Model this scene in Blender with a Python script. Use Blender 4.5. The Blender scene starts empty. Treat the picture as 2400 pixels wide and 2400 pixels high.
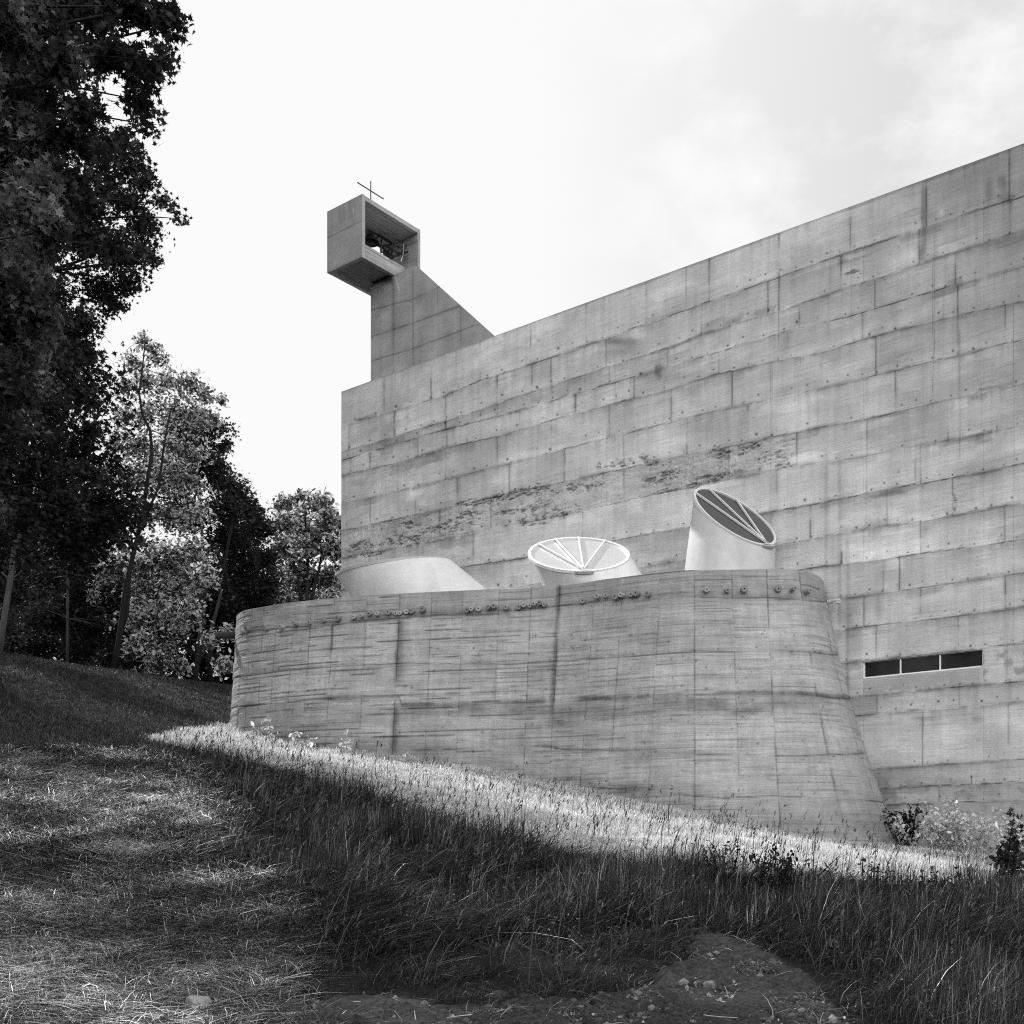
import bpy, bmesh, math, random
import numpy as np
from mathutils import Vector, Matrix

random.seed(7); RNG = np.random.default_rng(11)
scene = bpy.context.scene
COL = scene.collection
F, CX, HY = 2695.0, 1200.0, 2007.0          # focal length, centre column and horizon row of the survey photograph (2400 px)
def at(px, py, Y): return np.array([(px-CX)/F*Y, Y, (HY-py)/F*Y])

# ------------------------------------------------------------------ noise
_T = np.random.default_rng(3).random((256, 256))
def vnoise(x, y, seed=0):
    x = np.asarray(x, float)+seed*17.13; y = np.asarray(y, float)+seed*7.77
    xi = np.floor(x).astype(np.int64); yi = np.floor(y).astype(np.int64)
    fx = x-xi; fy = y-yi; fx = fx*fx*(3-2*fx); fy = fy*fy*(3-2*fy)
    a = _T[xi & 255, yi & 255]; b = _T[(xi+1) & 255, yi & 255]; c = _T[xi & 255, (yi+1) & 255]; d = _T[(xi+1) & 255, (yi+1) & 255]
    return a*(1-fx)*(1-fy)+b*fx*(1-fy)+c*(1-fx)*fy+d*fx*fy
def fbm(x, y, o=4, seed=0):
    s = 0; a = .5; t = 0
    for i in range(o): s = s+a*vnoise(np.asarray(x)*2**i, np.asarray(y)*2**i, seed+i*3); t += a; a *= .5
    return s/t
def sst(a, b, x):
    t = np.clip((x-a)/(b-a), 0, 1); return t*t*(3-2*t)

# ------------------------------------------------------------------ object helpers
def link(o, parent=None):
    COL.objects.link(o)
    if parent is not None: o.parent = parent
    return o
def tag(o, label=None, cat=None, group=None, kind=None):
    if label: o['label'] = label
    if cat: o['category'] = cat
    if group: o['group'] = group
    if kind: o['kind'] = kind
    return o
def thing(name, loc, label, cat, group=None):
    o = bpy.data.objects.new(name, None); o.location = loc; o.empty_display_size = .2
    link(o); return tag(o, label, cat, group)
def npmesh(name, V, faces, mat, parent=None, tone=None, smooth=False, off=None):
    """faces: list of (n,k) index arrays."""
    V = np.asarray(V, np.float32)
    if off is not None: V = V-np.asarray(off, np.float32)
    me = bpy.data.meshes.new(name)
    me.vertices.add(len(V)); me.vertices.foreach_set('co', V.ravel())
    faces = [np.asarray(f, np.int32) for f in faces if len(f)]
    nl = sum(f.size for f in faces); npoly = sum(len(f) for f in faces)
    me.loops.add(nl); me.polygons.add(npoly)
    me.loops.foreach_set('vertex_index', np.concatenate([f.ravel() for f in faces]))
    st = []; c = 0
    for f in faces:
        st.append(c+np.arange(len(f))*f.shape[1]); c += f.size
    me.polygons.foreach_set('loop_start', np.concatenate(st).astype(np.int32))
    me.polygons.foreach_set('use_smooth', np.full(npoly, smooth))
    me.update(calc_edges=True)
    if tone is not None:
        a = me.attributes.new('tone', 'FLOAT', 'POINT'); a.data.foreach_set('value', np.asarray(tone, np.float32).ravel())
    me.materials.append(mat)
    o = bpy.data.objects.new(name, me)
    return link(o, parent)
class MB:
    """collects polygons, then links them as one mesh"""
    def __init__(s): s.v = []; s.f = []; s.n = 0; s.t = []
    def add(s, V, Fs, tone=.4):
        s.v += [tuple(p) for p in V]; s.f += [tuple(i+s.n for i in f) for f in Fs]; s.n += len(V); s.t += [tone]*len(V)
    def box8(s, P, tone=.4):   # P: 8 points bottom 0-3, top 4-7
        s.add(P, [(3,2,1,0),(4,5,6,7),(0,1,5,4),(1,2,6,5),(2,3,7,6),(3,0,4,7)], tone)
    def obox(s, o, a, b, c, ra, rb, rc, tone=.4):
        o = np.array(o); a = np.array(a); b = np.array(b); c = np.array(c)
        P = [o+a*x+b*y+c*z for z in rc for (x, y) in ((ra[0],rb[0]),(ra[1],rb[0]),(ra[1],rb[1]),(ra[0],rb[1]))]
        s.box8(P, tone)
    def tube(s, pts, rad, n=8, tone=.4, cap=True):
        pts = [np.array(p, float) for p in pts]
        if not hasattr(rad, '__len__'): rad = [rad]*len(pts)
        rings = []; ref = np.array([.31, .17, .93])
        for i, p in enumerate(pts):
            t = pts[min(i+1, len(pts)-1)]-pts[max(i-1, 0)]; t = t/(np.linalg.norm(t)+1e-9)
            u = np.cross(t, ref)
            if np.linalg.norm(u) < 1e-3: u = np.cross(t, [1, 0, 0])
            u /= np.linalg.norm(u); w = np.cross(t, u)
            rings.append([p+rad[i]*(math.cos(2*math.pi*k/n)*u+math.sin(2*math.pi*k/n)*w) for k in range(n)])
        V = [q for r in rings for q in r]; Fs = []
        for i in range(len(rings)-1):
            for k in range(n): Fs.append((i*n+k, i*n+(k+1) % n, (i+1)*n+(k+1) % n, (i+1)*n+k))
        if cap: Fs.append(tuple(range(n))[::-1]); Fs.append(tuple((len(rings)-1)*n+k for k in range(n)))
        s.add(V, Fs, tone)
    def build(s, name, mat, parent=None, off=(0,0,0), smooth=False, bevel=0):
        me = bpy.data.meshes.new(name); o3 = Vector(off)
        me.from_pydata([tuple(Vector(p)-o3) for p in s.v], [], s.f); me.update()
        a = me.attributes.new('tone', 'FLOAT', 'POINT'); a.data.foreach_set('value', s.t)
        if bevel:
            bm = bmesh.new(); bm.from_mesh(me); bmesh.ops.bevel(bm, geom=bm.edges[:], offset=bevel, segments=2, affect='EDGES'); bm.to_mesh(me); bm.free()
            me.attributes['tone'].data.foreach_set('value', [s.t[0]]*len(me.vertices))
        if smooth: me.polygons.foreach_set('use_smooth', [True]*len(me.polygons))
        me.materials.append(mat)
        return link(bpy.data.objects.new(name, me), parent)

# ------------------------------------------------------------------ materials (all node based; black and white photograph)
def newmat(name):
    m = bpy.data.materials.new(name); m.use_nodes = True; nt = m.node_tree; nt.nodes.clear()
    out = nt.nodes.new('ShaderNodeOutputMaterial'); return m, nt, out
def N(nt, t, **kw):
    n = nt.nodes.new(t)
    for k, v in kw.items():
        if k.startswith('i_'): n.inputs[int(k[2:])].default_value = v
        else: setattr(n, k, v)
    return n
def math_(nt, op, a, b):
    n = nt.nodes.new('ShaderNodeMath'); n.operation = op
    for i, v in enumerate((a, b)):
        if isinstance(v, (int, float)): n.inputs[i].default_value = v
        else: nt.links.new(v, n.inputs[i])
    return n.outputs[0]
def noise(nt, vec, scale, detail=4, rough=.6, lac=2.0):
    n = N(nt, 'ShaderNodeTexNoise'); n.inputs['Scale'].default_value = scale; n.inputs['Detail'].default_value = detail; n.inputs['Roughness'].default_value = rough
    nt.links.new(vec, n.inputs['Vector']); return n.outputs[0]
def remap(nt, v, a, b, c, d):
    n = N(nt, 'ShaderNodeMapRange'); n.inputs[1].default_value = a; n.inputs[2].default_value = b; n.inputs[3].default_value = c; n.inputs[4].default_value = d
    nt.links.new(v, n.inputs[0]); return n.outputs[0]
def vscale(nt, vec, s, rotz=0):
    n = N(nt, 'ShaderNodeMapping'); n.inputs['Scale'].default_value = s; n.inputs['Rotation'].default_value = (0, 0, rotz); nt.links.new(vec, n.inputs['Vector']); return n.outputs[0]

def concrete_mat(name, rotz, grain=.16, bump=.35, rough=.9):
    m, nt, out = newmat(name); L = nt.links
    b = N(nt, 'ShaderNodeBsdfPrincipled'); b.inputs['Roughness'].default_value = rough; b.inputs['Specular IOR Level'].default_value = .15
    a = N(nt, 'ShaderNodeAttribute', attribute_name='tone'); g = N(nt, 'ShaderNodeNewGeometry')
    P = g.outputs['Position']
    n1 = noise(nt, P, 1.1, 6, .66); n2 = math_(nt, 'ADD', math_(nt, 'MULTIPLY', noise(nt, P, 30, 5, .8), .6), math_(nt, 'MULTIPLY', noise(nt, P, 95, 2, .6), .4))
    n3 = noise(nt, vscale(nt, P, (1.6, 1.6, 42), rotz), 1.0, 5, .65)        # horizontal board grain
    n4 = noise(nt, vscale(nt, P, (7, 7, .35), rotz), 1.0, 4, .6)           # faint vertical weathering
    t = math_(nt, 'MULTIPLY', a.outputs['Fac'], remap(nt, n1, .3, .7, 1-grain*.8, 1+grain*.8))
    t = math_(nt, 'MULTIPLY', t, remap(nt, n2, .35, .65, 1-grain*1.25, 1+grain*1.25))
    t = math_(nt, 'MULTIPLY', t, remap(nt, n3, .25, .75, 1-grain, 1+grain))
    t = math_(nt, 'MULTIPLY', t, remap(nt, n4, .3, .7, 1-grain*.6, 1+grain*.6))
    c = N(nt, 'ShaderNodeCombineColor'); [L.new(t, c.inputs[i]) for i in range(3)]
    L.new(c.outputs[0], b.inputs['Base Color'])
    h = math_(nt, 'ADD', math_(nt, 'MULTIPLY', n2, .5), n3)
    bp = N(nt, 'ShaderNodeBump'); bp.inputs['Strength'].default_value = bump; bp.inputs['Distance'].default_value = .02
    L.new(h, bp.inputs['Height']); L.new(bp.outputs[0], b.inputs['Normal']); L.new(b.outputs[0], out.inputs[0])
    return m
def tone_mat(name, rough=.8, var=.2, scale=12, spec=.2, bump=0, metallic=0, const=None, vs=None):
    m, nt, out = newmat(name); L = nt.links
    b = N(nt, 'ShaderNodeBsdfPrincipled'); b.inputs['Roughness'].default_value = rough; b.inputs['Specular IOR Level'].default_value = spec; b.inputs['Metallic'].default_value = metallic
    g = N(nt, 'ShaderNodeNewGeometry'); P = g.outputs['Position']
    if vs: P = vscale(nt, P, vs)
    n = noise(nt, P, scale, 5, .65)
    f = remap(nt, n, .3, .7, 1-var, 1+var)
    if const is None:
        a = N(nt, 'ShaderNodeAttribute', attribute_name='tone'); t = math_(nt, 'MULTIPLY', a.outputs['Fac'], f)
    else: t = math_(nt, 'MULTIPLY', f, const)
    c = N(nt, 'ShaderNodeCombineColor'); [L.new(t, c.inputs[i]) for i in range(3)]
    L.new(c.outputs[0], b.inputs['Base Color'])
    if bump:
        bp = N(nt, 'ShaderNodeBump'); bp.inputs['Strength'].default_value = bump; bp.inputs['Distance'].default_value = .02; L.new(n, bp.inputs['Height']); L.new(bp.outputs[0], b.inputs['Normal'])
    L.new(b.outputs[0], out.inputs[0]); return m
def leaf_mat(name, trans=.4, gloss=.08, rough=.45):
    m, nt, out = newmat(name); L = nt.links
    a = N(nt, 'ShaderNodeAttribute', attribute_name='tone')
    g = N(nt, 'ShaderNodeNewGeometry'); n = noise(nt, g.outputs['Position'], 9, 2, .5)
    t = math_(nt, 'MULTIPLY', a.outputs['Fac'], remap(nt, n, .3, .7, .8, 1.2))
    c = N(nt, 'ShaderNodeCombineColor'); [L.new(t, c.inputs[i]) for i in range(3)]
    d = N(nt, 'ShaderNodeBsdfDiffuse'); tr = N(nt, 'ShaderNodeBsdfTranslucent'); gl = N(nt, 'ShaderNodeBsdfGlossy'); gl.inputs['Roughness'].default_value = rough
    gl.inputs['Color'].default_value = (.6, .6, .6, 1)
    L.new(c.outputs[0], d.inputs['Color']); L.new(c.outputs[0], tr.inputs['Color'])
    m1 = N(nt, 'ShaderNodeMixShader'); m1.inputs[0].default_value = trans; L.new(d.outputs[0], m1.inputs[1]); L.new(tr.outputs[0], m1.inputs[2])
    m2 = N(nt, 'ShaderNodeMixShader'); m2.inputs[0].default_value = gloss; L.new(m1.outputs[0], m2.inputs[1]); L.new(gl.outputs[0], m2.inputs[2])
    L.new(m2.outputs[0], out.inputs[0]); return m

WALL_ANG = math.atan2(-.622, .783)
M_CHURCH = concrete_mat('church_concrete', -WALL_ANG, .13, .35)
M_CRYPT = concrete_mat('crypt_concrete', 0, .19, .55)
M_WHITE = tone_mat('white_render', .7, .07, 5, .2, .05)
M_RIMW = tone_mat('white_metal', .45, .04, 20, .4)
M_DARKM = tone_mat('dark_metal', .5, .2, 25, .4)
M_GLASSW = tone_mat('white_glass', .25, .03, 3, .5)
M_BARK = tone_mat('bark', .9, .35, 9, .1, .8, vs=(1, 1, .25))
M_SOIL = tone_mat('soil', .95, .75, 34, .1, 1.0)
M_STONE = tone_mat('stone', .9, .3, 30, .15, .6)
M_LEAF = leaf_mat('leaf_dark', .35, .03)
M_LEAFL = leaf_mat('leaf_light', .5, .05)
M_GRASS = leaf_mat('grass_blade', .35, .05)
M_DRY = leaf_mat('dry_grass_blade', .5, .03)
M_STRAW = leaf_mat('straw_blade', .2, .04)
def glass_mat():
    m, nt, out = newmat('dark_window_glass')
    b = N(nt, 'ShaderNodeBsdfPrincipled'); b.inputs['Base Color'].default_value = (.012, .012, .012, 1); b.inputs['Roughness'].default_value = .12; b.inputs['Specular IOR Level'].default_value = .25
    g = N(nt, 'ShaderNodeNewGeometry'); n = noise(nt, g.outputs['Position'], 2.5, 2, .5)
    nt.links.new(remap(nt, n, .3, .7, .006, .02), b.inputs['Base Color']); nt.links.new(b.outputs[0], out.inputs[0]); return m
M_PANE = glass_mat()

# ------------------------------------------------------------------ terrain
CTRL_PX = [(0,2400,7.5),(600,2400,7.5),(1200,2400,7.4),(1800,2400,7.3),(2400,2400,7.6),
 (0,2200,9.5),(500,2200,9.5),(1000,2210,9.8),(1500,2190,9.6),(1750,2225,8.9),(2000,2310,8.7),(2400,2290,10),
 (0,2000,12.5),(500,2000,13),(1000,2060,13),(1500,2060,13.5),(2000,2110,13),(2400,2150,14),
 (0,1850,16),(500,1850,19),(1000,1905,19),(1500,1975,18.5),(2000,2035,18),(2400,2085,18.5),
 (0,1765,20),(500,1755,26),(300,1745,24),(1000,1800,26.2),(1500,1893,25),(1800,1950,24.6),(2085,1987,26.3),(2400,2010,24.4),(700,1755,28.5),
 (0,1650,28),(300,1660,32),(545,1690,33.5),(0,1530,39),(150,1558,40),(270,1573,41.5),(400,1593,43),(545,1612,44.5),(700,1625,46)]
CT = [at(*c) for c in CTRL_PX]
CT += [np.array(p, float) for p in ((0,0,-1.65),(-6,3,-1.3),(6,3,-1.9),(0,-8,-2.6),(-12,-6,-1.5),(12,-6,-3),
  (-25,10,2.2),(-25,24,5.5),(-30,40,7.3),(-22,44,7.0),(-14,52,7.0),(0,60,6.8),(-30,70,7.5),(14,16,-1.6),(16,24,-1.0),(25,10,-3),(25,30,-1),(30,50,2),(15,45,4),(0,80,7),(40,80,3))]
CT = np.array(CT)
def _tps(r2): return .5*r2*np.log(r2+1e-9)
_n = len(CT); _K = _tps(((CT[:, None, :2]-CT[None, :, :2])**2).sum(-1)) + np.eye(_n)*.05
_A = np.zeros((_n+3, _n+3)); _A[:_n, :_n] = _K; _A[:_n, _n] = 1; _A[:_n, _n+1:] = CT[:, :2]; _A[_n, :_n] = 1; _A[_n+1:, :_n] = CT[:, :2].T
_W = np.linalg.solve(_A, np.concatenate([CT[:, 2], [0, 0, 0]]))
def ground(x, y, fine=True):
    x = np.asarray(x, float); y = np.asarray(y, float); sh = x.shape
    xf = np.clip(x.ravel(), -45, 45); yf = np.clip(y.ravel(), -12, 85); z = np.empty(len(xf))
    for i in range(0, len(xf), 60000):
        a = xf[i:i+60000]; b = yf[i:i+60000]
        r2 = (a[:, None]-CT[:, 0])**2+(b[:, None]-CT[:, 1])**2
        z[i:i+60000] = _tps(r2)@_W[:_n]+_W[_n]+_W[_n+1]*a+_W[_n+2]*b
    z = np.clip(z.reshape(sh), -4, 8)
    z = z+.10*(fbm(x*.5, y*.5, 3, 5)-.5)*np.clip(1-np.hypot(x, y-15)/60, 0, 1)
    if fine:
        near = np.clip(1-np.hypot(x, y-8)/16, 0, 1)
        z = z+near*(.10*(fbm(x*2.2, y*2.2, 4, 9)-.5)+.06*np.maximum(fbm(x*9, y*9, 3, 2)-.5, 0))
    return z
def proj(x, y, z): return CX+F*x/np.maximum(y, .1), HY-F*z/np.maximum(y, .1)
def inpoly(px, py, poly):
    r = np.zeros(px.shape, bool); n = len(poly)
    for i in range(n):
        x1, y1 = poly[i]; x2, y2 = poly[(i+1) % n]
        c = ((y1 > py) != (y2 > py)) & (px < (x2-x1)*(py-y1)/(y2-y1+1e-9)+x1); r ^= c
    return r
POLY_STRAW = [(-900,1752),(200,1745),(330,1775),(430,1850),(470,1960),(560,2060),(600,2180),(640,2300),(700,2500),(-900,2500)]
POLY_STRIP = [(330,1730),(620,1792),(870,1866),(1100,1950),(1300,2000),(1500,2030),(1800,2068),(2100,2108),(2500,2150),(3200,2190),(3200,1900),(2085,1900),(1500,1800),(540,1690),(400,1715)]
POLY_DIRT = [(600,2360),(1000,2362),(1300,2320),(1480,2280),(1560,2235),(1640,2195),(1760,2210),(1880,2290),(2020,2420),(2060,2700),(-900,2700),(-900,2390)]
def zones(x, y, z):
    px, py = proj(x, y, z)
    wob = 70*(fbm(x*.7, y*.7, 4, 21)-.5)*2+45*(vnoise(x*5, y*5, 25)-.5)
    a = inpoly(px+wob, py+wob*.4, POLY_STRAW); s = inpoly(px+wob*.3, py+wob*.15, POLY_STRIP); d = inpoly(px+wob*1.0, py+wob*.7, POLY_DIRT)
    hill = (py < 1752) & (px < 560) & (y > 20) & ~s
    return a & ~hill, s & ~hill, d & ~hill, hill
def near_straw(px, py, dx):
    return inpoly(px-dx, py, POLY_STRAW)
def axis(lo, a, b, hi, step):
    f = np.arange(a, b+1e-6, step); l = a-np.geomspace(step*1.5, a-lo, 34)[::-1]; r = b+np.geomspace(step*1.5, hi-b, 34); return np.concatenate([l, f, r])
gx = axis(-1500, -13, 13, 1500, .10); gy = axis(-1500, 5, 34, 1500, .11)
GX, GY = np.meshgrid(gx, gy, indexing='ij'); GZ = ground(GX, GY)
za, zs, zd, zh = zones(GX, GY, GZ)
clod = zd*(.12*np.maximum(fbm(GX*7, GY*7, 4, 33)-.45, 0)*2+.05*np.maximum(fbm(GX*20, GY*20, 2, 3)-.5, 0)*2)
GZ2 = GZ+clod
gt = np.where(za, .022, np.where(zs, .28, np.where(zd, .035, np.where(zh, .025, .012))))  # strip raised and slope sunk in tone to follow sun and shade
def gridfaces(n, m):
    i = np.arange(n-1)[:, None]*m+np.arange(m-1)[None, :]
    return np.stack([i, i+m, i+m+1, i+1], -1).reshape(-1, 4)
ter = npmesh('ground', np.stack([GX, GY, GZ2], -1).reshape(-1, 3), [gridfaces(len(gx), len(gy))], M_SOIL, tone=gt, smooth=True)
tag(ter, kind='structure')

# ------------------------------------------------------------------ church
NRM = np.array([.622, .783]); EDIR = np.array([.783, -.622]); C0 = 27.35
def wallY(px, c=C0): k = (px-CX)/F; return c/(NRM[0]*k+NRM[1])
def lin(xs, ys, x):
    y = np.interp(x, xs, ys); l = (ys[1]-ys[0])/(xs[1]-xs[0]); r = (ys[-1]-ys[-2])/(xs[-1]-xs[-2])
    y = np.where(x < xs[0], ys[0]+l*(x-xs[0]), y); return np.where(x > xs[-1], ys[-1]+r*(x-xs[-1]), y)
LINES = [
 [(800,998),(904,967),(1041,928),(1122,894),(1289,839),(1380,807),(1416,797),(1514,759),(1642,714),(1825,650),(1992,591),(2168,532),(2400,460)],
 [(800,1061),(1044,988),(1165,946),(1292,904),(1424,861),(1564,815),(1642,784),(1766,746),(1825,731),(1986,673),(2058,653),(2185,609),(2400,541)],
 [(800,1080),(929,1041),(1044,1007),(1165,977),(1292,940),(1424,902),(1623,844),(1766,799),(1871,770),(1974,745),(2052,723),(2185,684),(2400,623)],
 [(800,1114),(929,1086),(1047,1050),(1165,1024),(1292,985),(1424,951),(1573,911),(1685,877),(1809,850),(1937,824),(2020,796),(2142,765),(2244,740),(2400,706)],
 [(800,1179),(867,1165),(985,1140),(1072,1117),(1165,1094),(1292,1060),(1427,1026),(1573,989),(1713,954),(1809,937),(1943,906),(2052,880),(2244,835),(2400,796)],
 [(800,1244),(901,1223),(1028,1195),(1193,1157),(1424,1107),(1604,1066),(1707,1048),(1797,1028),(2030,982),(2219,939),(2400,900)],
 [(800,1310),(997,1274),(1147,1240),(1246,1223),(1380,1195),(1548,1156),(1704,1125),(1865,1089),(1974,1079),(2142,1048),(2253,1028),(2400,996)],
 [(800,1383),(1090,1328),(1215,1310),(1400,1275),(1800,1201),(1930,1178),(2030,1156),(2145,1135),(2235,1121),(2400,1087)],
 [(800,1440),(1400,1345),(1819,1278),(1974,1250),(2076,1233),(2235,1209),(2353,1186),(2400,1180)],
 [(800,1490),(1921,1329),(2036,1315),(2157,1299),(2219,1290),(2400,1265)],
 [(800,1560),(1955,1405),(2076,1389),(2157,1378),(2269,1361),(2400,1343)],
 [(800,1630),(1974,1476),(2089,1461),(2157,1455),(2281,1439),(2400,1423)],
 [(800,1690),(1979,1554),(2019,1550),(2303,1519),(2400,1505)],
 [(800,1750),(1995,1634),(2312,1604),(2400,1597)],
 [(800,1790),(2015,1677),(2359,1648),(2400,1642)],
 [(800,1870),(2048,1803),(2309,1785),(2400,1780)],
 [(800,1900),(2062,1848),(2400,1832)],
 [(800,1930),(2062,1888),(2400,1876)]]
VERT = [[900,1010,1125,1243,1373,1514,1607,1662,1825,1992,2170,2365],[817,924,1044,1165,1246,1291,1420,1643,1800,1825,1971,2154,2168,2368],[1044,1165,1292,1427,1564,1710,1873,2050,2239],
 [867,979,1047,1094,1218,1348,1486,1623,1684,1846,2021,2210,2244],[932,1044,1165,1292,1427,1573,1715,2052,2244,2356],[867,974,1072,1193,1323,1461,1609,1753,2098],
 [1030,1150,1277,1461,1708,1867,2031,2221],[865,991,1109,1365,1820,2030,2145,2157,2356],[1899,2078,2232],[1972,2157,2354],[2070,2107,2216],[2024,2157,2356],[2053,2245],[2359],[2055,2247],[2162,2363],[2276],[2100,2200],[2150]]
ROUGH = [(851,1282,28,12),(917,1269,30,13),(945,1263,42,22),(966,1229,45,16),(1044,1235,45,13),(1084,1235,50,17),(1097,1207,35,11),(1122,1176,55,8),(1221,1158,75,15),(1292,1210,75,13),
 (1339,1147,75,14),(1455,1088,55,14),(1533,1086,40,8),(1548,1122,60,16),(1657,1124,55,10),(1610,1142,70,7),(1688,1060,45,13),(1750,1050,60,20),(1840,1069,30,25),(1840,1090,38,8),(870,1300,50,8),(1180,1170,60,8),(1240,1190,80,10),
 (2236,1185,8,28),(2008,640,25,9)]
ZTOP = 16.0; WT, WB = 4.743, 4.345
pcol = np.unique(np.concatenate([np.arange(800, 2400, 2.2), [2022.0, 2303.0], np.arange(2400, 4300, 20)]))
zrow = np.unique(np.concatenate([np.arange(-1.5, ZTOP-.001, .027), [WT, WB, ZTOP]]))
PX, ZZ = np.meshgrid(pcol, zrow, indexing='ij')
YY = wallY(PX); XX = (PX-CX)/F*YY; PY = HY-F*ZZ/YY
SS = (XX-XX[0, 0])*EDIR[0]+(YY-YY[0, 0])*EDIR[1]
LY = np.array([lin([a for a, b in l], [b for a, b in l], pcol) for l in LINES])       # (nl, ncol)
jit = 1.5*(fbm(SS*.9, ZZ*.6, 3, 4)-.5)*2+2.0*(fbm(SS*6, ZZ*6, 4, 8)-.5)*2
PYj = PY+jit
idx = np.zeros(PX.shape, int)
for l in LY: idx += PYj > l[:, None]
tone = np.full(PX.shape, 1.0); disp = np.zeros(PX.shape)
# panel tones
R2 = np.random.default_rng(5)
for ci in range(len(LINES)+1):
    vs = np.array(sorted(VERT[ci])); pid = np.searchsorted(vs, PX+1.2*(fbm(ZZ*3, SS*.2, 3, 6)-.5))
    m = idx == ci
    rr = R2.normal(0, .05, len(vs)+2)+R2.normal(0, .035)
    tone = np.where(m, tone*(1+rr[pid]), tone)
    up = LY[ci-1][:, None] if ci > 0 else (HY-F*ZTOP/wallY(pcol))[:, None]
    dd = np.maximum(PYj-up, 0)
    amp = np.clip(R2.normal(.20, .10), 0.02, .42)*(.4+1.2*fbm(SS*.35, ZZ*0+ci, 3, 12))
    tone = np.where(m, tone*(1-amp*np.exp(-dd/R2.uniform(10, 26))), tone)
    st = np.maximum(fbm(SS*7, ZZ*0+ci*3.1, 3, 15)-.52, 0)*4
    tone = np.where(m, tone*(1-np.clip(st, 0, 1)*.22*np.exp(-dd/26)), tone)
    tone = np.where(m & (ci in (4, 5)), tone*(.93), tone)
    for x in vs:
        c0, c1 = np.searchsorted(pcol, [x-14, x+14]); sl = np.s_[c0:c1, :]
        d = .8*np.abs(PX[sl]-x+2.0*(fbm(ZZ[sl]*2.5, SS[sl]*0+x, 3, 2)-.5)); a = (.15+.85*sst(.3, .62, fbm(ZZ[sl]*2.2, SS[sl]*0+x*.37, 2, 7)))*R2.uniform(.45, 1)
        mm = m[sl]
        k = np.exp(-(d/1.5)**2)*a; tone[sl] = np.where(mm, tone[sl]*(1-.68*k), tone[sl]); disp[sl] = np.where(mm, disp[sl]+.012*k, disp[sl])
        k2 = np.exp(-(d/5)**2)*a*sst(.4, .6, fbm(ZZ[sl]*1.5, SS[sl]*0+x, 2, 17)); tone[sl] = np.where(mm, tone[sl]*(1-.2*k2), tone[sl])
for li, l in enumerate(LY):
    d = PYj-l[:, None]
    a = sst(.33, .66, fbm(SS*1.4, ZZ*.05+li*5, 5, 3))*R2.uniform(.5, 1)+.05
    wdt = .7+1.5*vnoise(SS*2.3, ZZ*0+li, 31)**2
    k = np.exp(-(d/wdt)**2)*a; tone *= 1-.82*k; disp += .015*k
    k2 = np.exp(-(d/5.5)**2)*sst(.48, .66, fbm(SS*1.1, ZZ*.1+li*3, 4, 13)); tone *= 1-.42*k2*(.4+fbm(SS*9, ZZ*9, 3, 1))
    disp += .02*(PYj > l[:, None])*((li % 2)-.5)*.5
# patch repairs and run-out along the joints
for _ in range(170):
    li = R2.integers(0, 15); x = R2.uniform(805, 2395); wx_, wy_ = R2.uniform(8, 60), R2.uniform(3, 14); c0, c1 = np.searchsorted(pcol, [x-wx_-8, x+wx_+8]); sl = np.s_[c0:c1, :]
    yl = LY[li][c0:c1, None]+R2.choice([-1, 1, 1])*R2.uniform(2, 16); q = np.maximum(np.abs(PX[sl]-x)/wx_, np.abs(PY[sl]-yl)/wy_)+.7*(fbm(SS[sl]*4, ZZ[sl]*6, 3, li)-.5)
    tone[sl] *= 1+R2.choice([-.24, -.15, .13, .18])*sst(1.05, .85, q)
tone *= 1+.20*(fbm(SS*1.1, ZZ*1.7, 5, 111)-.5)*2
tone *= 1+.10*(fbm(SS*.35, ZZ*3.2, 4, 121)-.5)*2
tone *= 1+.17*sst(.54, .70, fbm(SS*.55, ZZ*1.5, 5, 161))-.10*sst(.56, .72, fbm(SS*.8, ZZ*1.2, 5, 171))
# pale bands below the first joint on the right
d = PY-LY[0][:, None]; band = (d > 3) & (d < 15) & (PX > 1500) & (fbm(SS*.55, ZZ*0, 3, 31) > .42)
tone = np.where(band, tone*1.13, tone)
# weathered dark coping edge
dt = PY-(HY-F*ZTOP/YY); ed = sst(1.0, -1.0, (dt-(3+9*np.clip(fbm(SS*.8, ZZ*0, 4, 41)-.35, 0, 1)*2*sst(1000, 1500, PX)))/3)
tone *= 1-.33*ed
# big tonal drift
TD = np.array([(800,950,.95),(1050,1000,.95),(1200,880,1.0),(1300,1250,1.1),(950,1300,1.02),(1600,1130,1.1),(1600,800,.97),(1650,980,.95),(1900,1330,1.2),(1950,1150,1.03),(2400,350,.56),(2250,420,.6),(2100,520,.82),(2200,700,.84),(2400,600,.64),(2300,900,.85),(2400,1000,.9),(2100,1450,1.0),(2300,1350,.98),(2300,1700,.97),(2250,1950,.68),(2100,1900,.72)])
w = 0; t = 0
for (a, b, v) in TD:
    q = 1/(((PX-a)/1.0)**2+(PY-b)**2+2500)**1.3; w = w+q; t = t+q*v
tone *= t/w
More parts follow.
